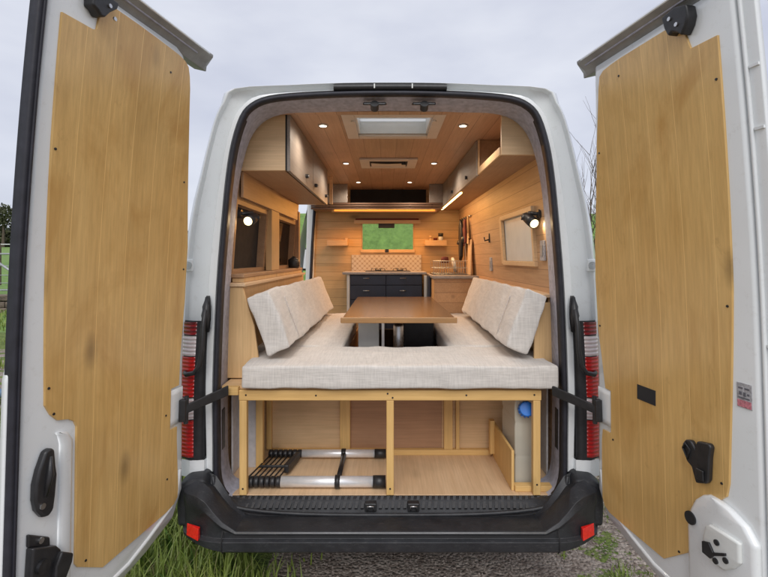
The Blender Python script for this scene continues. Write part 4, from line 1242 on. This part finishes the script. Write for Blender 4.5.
# ------------------------------------------------------------------ cushions
def cushion(name, o, ax, ay, az, sx, sy, sz, r, mat, label, group=None, seed=0, wob=.008, n=(26, 16, 6), bulge=.0, sag=0.):
    """rounded, slightly creased box centred at o with unit axes ax, ay, az and full sizes"""
    o, ax, ay, az = Vector(o), Vector(ax).normalized(), Vector(ay).normalized(), Vector(az).normalized()
    h = Vector((sx / 2, sy / 2, sz / 2))
    def lin(m, hh):
        k = [-hh, -hh + r * .35, -hh + r]
        return k + [-hh + r + (2 * hh - 2 * r) * i / m for i in range(1, m)] + [hh - r, hh - r * .35, hh]
    gx, gy, gz = lin(n[0], h.x), lin(n[1], h.y), lin(n[2], h.z)
    b = MB()
    def P_(x, y, z):
        c = Vector((max(-h.x + r, min(h.x - r, x)), max(-h.y + r, min(h.y - r, y)), max(-h.z + r, min(h.z - r, z))))
        d = Vector((x, y, z)) - c
        p = c + (d.normalized() * r if d.length > 1e-6 else d)
        nn = d.normalized() if d.length > 1e-6 else Vector((0, 0, 0))
        f = (1 - (x / h.x) ** 2) * (1 - (y / h.y) ** 2)
        p.z += (1 if z > 0 else -1) * bulge * f * (abs(z) / h.z)
        p.z -= sag * (1 - (x / h.x) ** 2) if sag else 0
        q = p * 5 + Vector((seed * 7.1, 0, 0))
        nv = noise.noise(q) * wob + noise.noise(q * 3.1) * wob * .45 + abs(noise.noise(q * 1.7 + Vector((5, 5, 5)))) * -wob * .6
        p += nn * nv
        return o + ax * p.x + ay * p.y + az * p.z
    def face(g1, g2, fn):
        n1, n2 = len(g1), len(g2)
        b.add([fn(u, v) for v in g2 for u in g1], [(j * n1 + i, j * n1 + i + 1, (j + 1) * n1 + i + 1, (j + 1) * n1 + i) for j in range(n2 - 1) for i in range(n1 - 1)])
    for sg in (-1, 1):
        face(gx, gy, lambda u, v: P_(u, v, sg * h.z))
        face(gx, gz, lambda u, v: P_(u, sg * h.y, v))
        face(gy, gz, lambda u, v: P_(sg * h.x, u, v))
    ob = b.build(name, mat, smooth=True)
    bm = bmesh.new(); bm.from_mesh(ob.data)
    bmesh.ops.remove_doubles(bm, verts=bm.verts, dist=.0004)
    bmesh.ops.recalc_face_normals(bm, faces=bm.faces)
    bm.to_mesh(ob.data); bm.free()
    for q in ob.data.polygons: q.use_smooth = True
    tag(ob, label, 'cushion', group)
    return ob
SG = 'linen seat cushions of the bed'
cushion('seat_cushion', (.045, .235, 1.079), (1, 0, 0), (0, 1, 0), (0, 0, 1), 1.52, .50, .112, .014, 'linen', 'wide linen cushion lying across the rear end of the bed', SG, 1, .007, (60, 18, 6), .002)
cushion('seat_cushion', (-.535, 1.31, 1.079), (1, 0, 0), (0, 1, 0), (0, 0, 1), .53, 1.64, .112, .022, 'linen', 'long linen seat cushion on the left bench', SG, 2, .009, (16, 40, 5), .004)
cushion('seat_cushion', (.585, 1.31, 1.079), (1, 0, 0), (0, 1, 0), (0, 0, 1), .49, 1.64, .112, .022, 'linen', 'long linen seat cushion on the right bench', SG, 3, .009, (16, 40, 5), .004)
BG = 'linen backrest cushions'
def backrest(sx, p0, p1, t0, t1, th, label, seed, mat='linen'):
    """p0/p1 = bottom inner edge near and far, t0/t1 = top inner edge near and far"""
    p0, p1, t0, t1 = map(Vector, (p0, p1, t0, t1))
    ax = ((p1 - p0) + (t1 - t0)).normalized()
    up = ((t0 - p0) + (t1 - p1)).normalized()
    nr = ax.cross(up).normalized()
    if nr.x * sx < 0: nr = -nr
    up = nr.cross(ax).normalized()
    if up.z < 0: up = -up
    c = (p0 + p1 + t0 + t1) / 4 + nr * th / 2
    L = ((p1 - p0).length + (t1 - t0).length) / 2
    Hh = ((t0 - p0).length + (t1 - p1).length) / 2
    cu = cushion('back_cushion', c, ax, up, nr, L, Hh, th, .014, mat, label, BG, seed, .011, (60, 16, 5), .003)
    sm_ = MB()
    for zz in (th / 2 - .004, -th / 2 + .004):
        for q in (-L / 2 + .006,):
            sm_.tube([c + ax * q + up * u + nr * zz for u in (-Hh / 2 + .02, 0, Hh / 2 - .02)], .0035, 6)
    sm_ = MB()
    q = -L / 2 + .26
    sm_.tube([c + ax * q + up * u - nr * (th / 2 + (.004 if abs(u) < Hh * .4 else -.004)) for u in (-Hh / 2 + .01, -Hh / 4, 0, Hh / 4, Hh / 2 - .01)], .0035, 6)
    o_ = sm_.build('piping', 'linen2', None, smooth=True)
    o_.location -= cu.location
    o_.parent = cu
backrest(-1, (-.500, .10, 1.205), (-.50, 2.05, 1.185), (-.610, .10, 1.490), (-.620, 2.05, 1.49), .125, 'long linen backrest cushion leaning against the left ledge', 11)
backrest(1, (.578, .10, 1.205), (.64, 1.85, 1.185), (.690, .10, 1.495), (.745, 1.85, 1.49), .120, 'long linen backrest cushion leaning against the right ledge', 13)

# ------------------------------------------------------------------ table
tb = thing('table', (.055, 1.2, .497), 'brown rectangular wooden table in the aisle between the benches', 'table')
MB().box(-.275, .385, .485, 1.93, 1.272, 1.302).build('tabletop', 'table', tb, .004)
MB().box(-.285, .395, .472, .4845, 1.270, 1.303).build('edge_band', 'table_edge', tb, .004)
lab(MB().box(-.20, -.065, .78, .80, .4975, 1.271).build('leg', 'white', tb, .004), 'wide white panel leg')
bn = thing('steel_canister', (.065, .90, .4975), 'upright brushed steel canister under the table', 'canister')
MB().tube([(.065, .90, .4975), (.065, .90, 1.19), (.065, .90, 1.205), (.065, .90, 1.21)], [.036, .036, .03, .01], 24).build('body', 'steel', bn, smooth=True)
MB().cyl((.065, .90, 1.21), (.065, .90, 1.225), .014, n=14).build('lid_knob', 'black', bn)
lab(MB().box(-.048, -.030, .72, .74, .4975, 1.271).build('leg', 'alu', tb, .003), 'thin pale upright')
bk = thing('footwell_shade', (.20, 1.2, .497), 'added black block standing in for the shade under the table behind the steel canister', 'box')  # added near-black block in place of the footwell's shadow
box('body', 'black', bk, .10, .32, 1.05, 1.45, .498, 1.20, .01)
box('lid', 'black', bk, .098, .322, 1.048, 1.452, 1.2005, 1.225, .008)  # top slab of the same shade block

# ------------------------------------------------------------------ ladder
ld = thing('telescopic_ladder', (-.37, .25, .50), 'collapsed telescopic aluminium ladder lying under the bed on the left', 'ladder')
def rail(y, z, x0, xb, x1, xe, r):
    a = MB().cyl((xb, y, z), (x1, y, z), r, n=24).build('rail', 'alu', ld, smooth=True)
    n_ = 7
    st = (xb - x0) / n_
    for i in range(n_):
        MB().tube([(x0 + st * i, y, z), (x0 + st * i + .003, y, z), (x0 + st * (i + 1) - .006, y, z), (x0 + st * (i + 1) - .003, y, z)], [r * .8, r * 1.0, r * 1.0, r * .85], 18).build('collar', 'black', ld, smooth=True)
    MB().cyl((x1, y, z), (xe, y, z), r * 1.12, n=24).build('end_cap', 'black', ld, smooth=True)
    MB().cyl((x1 - .19, y, z), (x1 - .165, y, z), r * 1.2, n=24).build('clamp', 'black', ld, smooth=True)
rail(.095, .530, -.735, -.545, -.085, -.022, .0265)
rail(.43, .530, -.69, -.50, -.085, -.020, .0225)
for i in range(7):
    MB().tube([(-.728 + i * .026, .11, .53), (-.675 + i * .026, .42, .53)], .0042, 6).build('rung', 'dark_metal', ld, smooth=True)
MB().tube([(-.262, .11, .53), (-.258, .42, .53)], .013, 10).build('rung', 'dark_metal', ld, smooth=True)
MB().box(-.70, -.54, .248, .260, .528, .542).build('cross_strap', 'black', ld, .004)
MB().hexa([(-.56, .22, .512), (-.535, .22, .512), (-.505, .40, .512), (-.53, .40, .512), (-.56, .22, .555), (-.535, .22, .555), (-.505, .40, .555), (-.53, .40, .555)]).build('strap', 'black', ld, .006)

# ------------------------------------------------------------------ water container
wc = thing('water_container', (.675, .22, .50), 'translucent white water container with a blue cap behind the right bed leg', 'water container')
jb = MB()
jb.loft([[(.687 + dx * k, .25 + dy * k2, z) for dx, dy in ((-.055, -.13), (.055, -.13), (.055, .13), (-.055, .13))] for z, k, k2 in ((.499, .95, .97), (.506, 1, 1), (.63, 1, 1), (.640, .94, .975), (.652, .94, .975), (.662, 1, 1), (.80, 1, 1), (.810, .94, .975), (.822, .94, .975), (.832, 1, 1), (.90, 1, 1), (.940, .86, .9), (.950, .6, .8))], True, True)
jb.build('body', 'jug', wc, .010, seg=3)
MB().box(.637, .737, .126, .374, .503, .655).build('water', 'water', wc, .006)
cp = MB().cyl((.682, .118, .885), (.682, .078, .900), .037, n=28).build('cap', 'blue', wc, .006)
rd = MB()
for i in range(14):
    q = 2 * math.pi * i / 14
    rd.box(.682 + .037 * math.cos(q) - .003, .682 + .037 * math.cos(q) + .003, .085, .108, .892 + .037 * math.sin(q) - .003, .892 + .037 * math.sin(q) + .003)
rd.build('cap_ridge', 'blue', cp)

# ------------------------------------------------------------------ kitchen at the front wall
ku = thing('kitchen_unit', (-.02, 2.75, .497), 'navy kitchen unit with four drawers under a grey worktop', 'kitchen unit')
box('carcass', 'navy', ku, -.395, .355, 2.60, 2.995, .4975, 1.478, .002)
box('side_panel', 'white', ku, -.425, -.396, 2.575, 2.995, .4975, 1.478, .002)
box('worktop', 'worktop', ku, -.47, .40, 2.55, 2.995, 1.479, 1.505, .004)
for x0, x1, hx in ((-.393, -.022, -.225), (-.018, .353, .155)):
    for z1_, z0_ in ((1.472, 1.37), (1.364, 1.22), (1.214, .87), (.864, .52)):
        dw = box('drawer', 'navy', ku, x0, x1, 2.578, 2.599, z0_, z1_, .004)
        zz = (z0_ + z1_) / 2 + .02
        MB().tube([(hx - .03, 2.577, zz), (hx - .03, 2.562, zz), (hx + .03, 2.562, zz), (hx + .03, 2.577, zz)], .004, 6).build('handle', 'steel', dw, smooth=True)
kr = thing('corner_unit', (.41, 2.5, .497), 'narrow dark blue unit at the right end of the kitchen drawers', 'cupboard')
box('door', 'navy', kr, .403, .43, 2.42, 2.54, .4975, 1.47, .003)
box('edge', 'white', kr, .372, .40, 2.535, 2.547, .90, 1.47, .002)
hb = thing('gas_hob', (-.01, 2.78, 1.505), 'two-burner gas hob on the grey kitchen worktop', 'hob')
box('plate', 'dark_metal', hb, -.24, .24, 2.66, 2.93, 1.5055, 1.513, .003)
for x in (-.105, .13):
    bn_ = MB().cyl((x, 2.79, 1.513), (x, 2.79, 1.525), .035, .028, n=18).build('burner', 'black', hb, smooth=True)
    gr = MB()
    for q in range(4):
        a = q * math.pi / 2 + .4
        gr.tube([(x + .02 * math.cos(a), 2.79 + .02 * math.sin(a), 1.535), (x + .075 * math.cos(a), 2.79 + .075 * math.sin(a), 1.535), (x + .08 * math.cos(a), 2.79 + .08 * math.sin(a), 1.513)], .004, 6)
    gr.build('pan_support', 'dark_metal', bn_)
sp = box('splashback', 'tile', None, -.405, .375, 2.983, 2.998, 1.506, 1.685, 0)
tag(sp, 'pale patterned tile splashback above the worktop', 'splashback')
rbnd = thing('roller_blind', (0, 2.96, 2.04), 'raised wooden pelmet and blind above the cab window', 'blind')
box('pelmet', 'cab_wood', rbnd, -.375, .365, 2.93, 2.979, 2.035, 2.072, .003)
box('roller', 'dish', rbnd, -.36, .345, 2.935, 2.975, 2.0725, 2.09, .003)
box('pull', 'black', rbnd, -.105, .075, 2.962, 2.975, 1.985, 2.0345, .002)
for sx, x0, x1, lb in ((-1, -.67, -.445, 'small empty wooden wall shelf left of the cab window'), (1, .41, .65, 'small wooden wall shelf with jars right of the cab window')):
    s_ = thing('wall_shelf', ((x0 + x1) / 2, 2.95, 1.79), lb, 'shelf')
    box('board', 'cab_wood', s_, x0, x1, 2.89, 2.998, 1.79, 1.81, .002)
    box('lip', 'cab_wood', s_, x0, x1, 2.882, 2.8895, 1.785, 1.845, .002)
    if sx < 0: box('bracket', 'cab_wood', s_, x1 - .03, x1, 2.91, 2.998, 1.8105, 1.87, .002)
for x, r, h_, m_, lb, ct in ((.475, .014, .075, 'cab_wood', 'slim wooden tube on the right wall shelf', 'tube'), (.53, .022, .055, 'dish', 'small reddish jar on the right wall shelf', 'jar'), (.59, .028, .10, 'black', 'black-topped jar on the right wall shelf', 'jar')):
    j_ = thing('jar' if ct == 'jar' else 'tube', (x, 2.94, 1.811), lb, ct)
    MB().tube([(x, 2.94, 1.811), (x, 2.94, 1.811 + h_ * .7), (x, 2.94, 1.811 + h_ * .8)], [r, r, r * .8], 14).build('body', m_ if m_ != 'black' else 'white', j_, smooth=True)
    MB().cyl((x, 2.94, 1.8112 + h_ * .8), (x, 2.94, 1.811 + h_ * 1.15), r * 1.02, n=14).build('lid', 'black' if m_ == 'black' else m_, j_, smooth=True)
# side worktop on the right
sw = thing('side_cabinet', (.64, 2.5, .497), 'knotty pine cabinet with worktop at the right front of the cabin', 'cabinet')
box('end_panel', 'wall_wood', sw, .435, .845, 2.13, 2.15, .4975, 1.455, .003)
box('front_panel', 'ply_z', sw, .435, .453, 2.1505, 2.41, .4975, 1.455, .003)
box('worktop', 'worktop', sw, .42, .85, 2.11, 2.99, 1.456, 1.482, .003)
dr_ = thing('dish_rack', (.63, 2.55, 1.483), 'metal wire dish rack on the right side worktop', 'dish rack')
wr = MB()
for z in (1.49, 1.55, 1.62):
    wr.tube([(.46, 2.4, z), (.80, 2.4, z), (.80, 2.75, z), (.46, 2.75, z), (.46, 2.4, z)], .004, 6)
for i in range(15):
    x = .46 + i * .34 / 14
    wr.tube([(x, 2.4, 1.488), (x, 2.4, 1.62)], .0025, 5)
    wr.tube([(x, 2.75, 1.488), (x, 2.75, 1.62)], .0025, 5)
wr.build('wire_basket', 'steel', dr_)
box('drip_tray', 'dark_metal', dr_, .45, .81, 2.39, 2.76, 1.4825, 1.4875, 0)
for i, (x, m_, lb) in enumerate(((.58, 'dish', 'dark red cup upside down in the dish rack'), (.68, 'white', 'white plate standing in the dish rack'))):
    it = thing(['cup', 'plate'][i], (x, 2.55, 1.49), lb, ['cup', 'plate'][i])
    if i == 0: MB().tube([(x, 2.5, 1.60), (x, 2.5, 1.66), (x, 2.5, 1.665)], [.045, .035, .01], 16).build('bowl', m_, it, smooth=True)
    else: MB().cyl((x, 2.60, 1.575), (x + .02, 2.60, 1.58), .08, n=24).build('disc', m_, it, smooth=True)
# utensils on the right wall
rl_ = thing('utensil_rail', (.80, 2.5, 2.06), 'thin steel hanging rail on the right wall by the kitchen', 'rail')
MB().tube([(.795, 2.25, 2.06), (.795, 2.90, 2.06)], .006, 8).build('bar', 'steel', rl_, smooth=True)
for y in (2.27, 2.88): MB().cyl((.795, y, 2.06), (.815, y, 2.06), .008, n=8).build('mount', 'steel', rl_)
def utensil(name, y, lb, ct, mat, L, head, hm):
    u = thing(name, (.785, y, 2.055 - L), lb, ct)
    MB().tube([(.785, y, 2.07), (.783, y, 2.055), (.785, y, 2.05 - L * .6)], [.004, .007, .007], 8).build('handle', mat, u, smooth=True)
    z = 2.05 - L * .6
    if head == 'flat': MB().hexa([(.780, y - .035, z - L * .4), (.786, y - .035, z - L * .4), (.786, y + .045, z - L * .4), (.780, y + .045, z - L * .4), (.780, y - .012, z), (.786, y - .012, z), (.786, y + .018, z), (.780, y + .018, z)]).build('head', hm, u, .002)
    else: MB().tube([(.785, y, z + .0), (.78, y, z - .02), (.775, y, z - .05), (.778, y, z - .07)], [.010, .045, .048, .012], 14).build('head', hm, u, smooth=True)
utensil('spatula', 2.32, 'wooden spatula hanging nearest on the right wall rail', 'spatula', 'cab_wood', .26, 'flat', 'cab_wood')
utensil('ladle', 2.44, 'dark ladle hanging on the right wall rail', 'ladle', 'black', .30, 'round', 'black')
utensil('turner', 2.56, 'maroon-headed kitchen turner on the right wall rail', 'turner', 'dark_metal', .28, 'flat', 'dish')
utensil('masher', 2.68, 'black round-headed tool hanging in the middle of the rail', 'utensil', 'black', .34, 'round', 'black')
utensil('whisk', 2.80, 'black long-handled tool hanging at the far end of the rail', 'utensil', 'black', .40, 'flat', 'black')
bgp = thing('cloth_bag', (.79, 2.62, 1.62), 'dark drooping cloth bag hanging behind the oven glove on the rail', 'bag')
MB().loft([[(.782 - t_, 2.62 + a, b) for a, b in ((-.03, 1.66), (.04, 1.62), (.07, 1.72), (.085, 1.86), (.06, 2.0), (.0, 2.05), (-.05, 1.99), (-.075, 1.85), (-.05, 1.74))] for t_ in (0, .035)], True, True).build('pouch', 'black', bgp, .012)
MB().tube([(.785, 2.62, 2.04), (.785, 2.62, 2.062)], .003, 6).build('loop', 'black', bgp)
mt = thing('oven_glove', (.79, 2.42, 1.80), 'dark maroon oven glove hanging from the right wall rail', 'oven glove')
MB().loft([[(.780 - t_, 2.42 + a, b) for a, b in ((-.05, 1.80), (.05, 1.80), (.055, 1.90), (.085, 1.93), (.08, 1.965), (.055, 1.96), (.045, 2.02), (.0, 2.045), (-.045, 2.02), (-.055, 1.92))] for t_ in (0, .02)], True, True).build('glove', 'dish', mt, .008)
MB().tube([(.785, 2.43, 2.04), (.785, 2.43, 2.062)], .003, 6).build('loop', 'black', mt)
cb = thing('chopping_board', (.80, 2.36, 1.84), 'pale chopping board leaning on the right wall under the rail', 'chopping board')
MB().hexa([(.79, 2.24, 1.485), (.805, 2.24, 1.485), (.805, 2.42, 1.485), (.79, 2.42, 1.485), (.80, 2.24, 1.83), (.812, 2.24, 1.83), (.812, 2.42, 1.83), (.80, 2.42, 1.83)]).build('board', 'cab_wood', cb, .008)
kn = thing('knife', (.78, 2.5, 1.6), 'long steel knife upright on the right wall by the dish rack', 'knife')
MB().box(.785, .789, 2.48, 2.515, 1.62, 1.82).build('blade', 'steel', kn, .001)
MB().box(.781, .793, 2.48, 2.51, 1.50, 1.6195).build('grip', 'black', kn, .004)
hk = thing('coat_hook', (.80, 1.55, 1.78), 'small black hook on the bare pine of the right wall', 'hook')
MB().box(wall_x(1.81) - .008, wall_x(1.81) + .001, 1.54, 1.565, 1.775, 1.85).build('back_plate', 'black', hk, .003)
MB().tube([(wall_x(1.81) - .006, 1.552, 1.80), (wall_x(1.81) - .04, 1.552, 1.79), (wall_x(1.81) - .045, 1.552, 1.82)], .006, 8).build('prong', 'black', hk, smooth=True)
for y, z, lb in ((1.55, 1.60, 'grey switch plate under the black hook on the right wall'), (.28, 1.69, 'grey switch plate beside the right reading lamp')):
    sp_ = thing('switch_plate', (wall_x(z), y, z), lb, 'switch', 'switch plates on the right wall')
    MB().box(wall_x(z) - .010, wall_x(z) + .002, y - .035, y + .035, z - .055, z + .055).build('plate', 'sticker', sp_, .003)
    MB().box(wall_x(z) - .014, wall_x(z) - .0101, y - .018, y + .018, z - .03, z + .03).build('rocker', 'worktop', sp_, .002)

# ------------------------------------------------------------------ grass and flowers
def blades(spots, name, mat, hmin, hmax, wd, seed):
    rnd = random.Random(seed)
    V, F_ = [], []
    for x, y, sc in spots:
        z0 = terrain_z(x, y)
        h = rnd.uniform(hmin, hmax) * sc
        a = rnd.uniform(0, 6.28)
        lean = rnd.uniform(.15, .8) * h
        dx, dy = math.cos(a), math.sin(a)
        px, py = -dy, dx
        w_ = wd * rnd.uniform(.6, 1.4)
        o = len(V)
        for k, (t_, ww) in enumerate(((0, 1), (.4, .85), (.75, .5), (1, 0))):
            cx_, cy_ = x + dx * lean * t_ * t_, y + dy * lean * t_ * t_
            cz_ = z0 + h * (t_ - .25 * t_ * t_ * (lean / h))
            if k < 3:
                V.append((cx_ - px * w_ * ww, cy_ - py * w_ * ww, cz_)); V.append((cx_ + px * w_ * ww, cy_ + py * w_ * ww, cz_))
            else: V.append((cx_, cy_, cz_))
        F_ += [(o, o + 1, o + 3, o + 2), (o + 2, o + 3, o + 5, o + 4), (o + 4, o + 5, o + 6)]
    me = bpy.data.meshes.new(name)
    me.from_pydata(V, [], F_)
    me.materials.append(M[mat])
    ob = bpy.data.objects.new(name, me)
    COL.objects.link(ob)
    return ob
rnd = random.Random(21)
sp_l = []
while len(sp_l) < 17000:
    x, y = rnd.uniform(-3.2, .05), rnd.uniform(-.9, 3.4)
    dens = 1 - sm(-.85, -.35, x) if y > 0 else 1 - sm(-.9, -.3, x)
    if rnd.random() > dens: continue
    if noise.noise(Vector((x * 1.6, y * 1.6, 2))) < -.28: continue
    if y < -.35 and x > -.5: continue
    sp_l.append((x, y, .55 if x > -.7 else 1))
tag(blades(sp_l, 'grass', 'grass', .08, .27, .0042, 1), 'lush green grass growing beside the van on the left', 'grass', kind='stuff')
sp_w = [(x, y, sc * .9) for x, y, sc in random.Random(4).sample(sp_l, 900) if x < -.8]
tag(blades(sp_w, 'weeds', 'weed', .07, .2, .011, 8), 'broad-leaved weeds among the grass on the left', 'weeds', kind='stuff')
sp_d = random.Random(6).sample(sp_l, 1500)
tag(blades(sp_d, 'dry_grass', 'straw', .08, .26, .0025, 12), 'dry straw-coloured stalks among the grass on the left', 'dry grass', kind='stuff')
sp_r = []
while len(sp_r) < 2600:
    x, y = rnd.uniform(.95, 2.6), rnd.uniform(-.6, 3)
    if noise.noise(Vector((x * 2, y * 2, 7))) < .12: continue
    sp_r.append((x, y, 1))
tag(blades(sp_r, 'short_grass', 'grass', .02, .075, .003, 2), 'short mossy grass on the gravel at the right', 'grass', kind='stuff')
sp_f = []
while len(sp_f) < 9000:
    x, y = rnd.uniform(-13, -3.2), rnd.uniform(-.5, 11.7)
    if noise.noise(Vector((x * .7, y * 1.6, 4))) < .08 and y < 8.2: continue
    sp_f.append((x, y, 1))
tag(blades(sp_f, 'track_grass', 'grass', .06, .2, .010, 3), 'rough grass strips on the gravel yard at the far left', 'grass', kind='stuff')
for k in range(16):
    if k < 11: x, y = rnd.uniform(-1.9, -.9), rnd.uniform(.0, 2.2)
    else: x, y = rnd.uniform(-9.5, -6.4), rnd.uniform(5.5, 9.5)
    if k == 0: x, y = -1.28, .72
    h = rnd.uniform(.14, .25)
    f_ = thing('dandelion', (x, y, 0), 'small yellow flower standing in the grass left of the van', 'flower', 'yellow flowers in the grass')
    if k >= 11: f_['label'] = 'yellow flower in the far grass below the stone wall'; f_['group'] = 'yellow flowers below the stone wall'
    MB().tube([(x, y, 0), (x + .01, y, h * .6), (x, y + .01, h)], .002 if k < 11 else .004, 5).build('stalk', 'leaf', f_)
    s_ = 1 if k < 11 else 2.2
    MB().tube([(x, y + .01, h - .004), (x, y + .01, h + .004 * s_), (x, y + .01, h + .008 * s_)], [.006 * s_, .014 * s_, .008 * s_], 10).build('bloom', 'flower', f_, smooth=True)
# loose stones
st, rnd = MB(), random.Random(9)
for _ in range(5000):
    x, y = rnd.uniform(-.6, 2.4), rnd.uniform(-.55, 1.8)
    r = rnd.uniform(.003, .009)
    p = [Vector(q).normalized() * r * rnd.uniform(.7, 1.2) for q in ((1, 0, 0), (0, 1, 0), (-1, 0, 0), (0, -1, 0), (0, 0, .8), (0, 0, -.8))]
    st.add([(x + q.x, y + q.y, r * .15 + q.z) for q in p], [(0, 1, 4), (1, 2, 4), (2, 3, 4), (3, 0, 4), (1, 0, 5), (2, 1, 5), (3, 2, 5), (0, 3, 5)])
M['pebble'] = plain('pebble_stone', (.30, .25, .215), .9, var=.4, scale=6)
tag(st.build('gravel', 'pebble'), 'loose gravel stones on the track under and behind the van', 'gravel', kind='stuff')
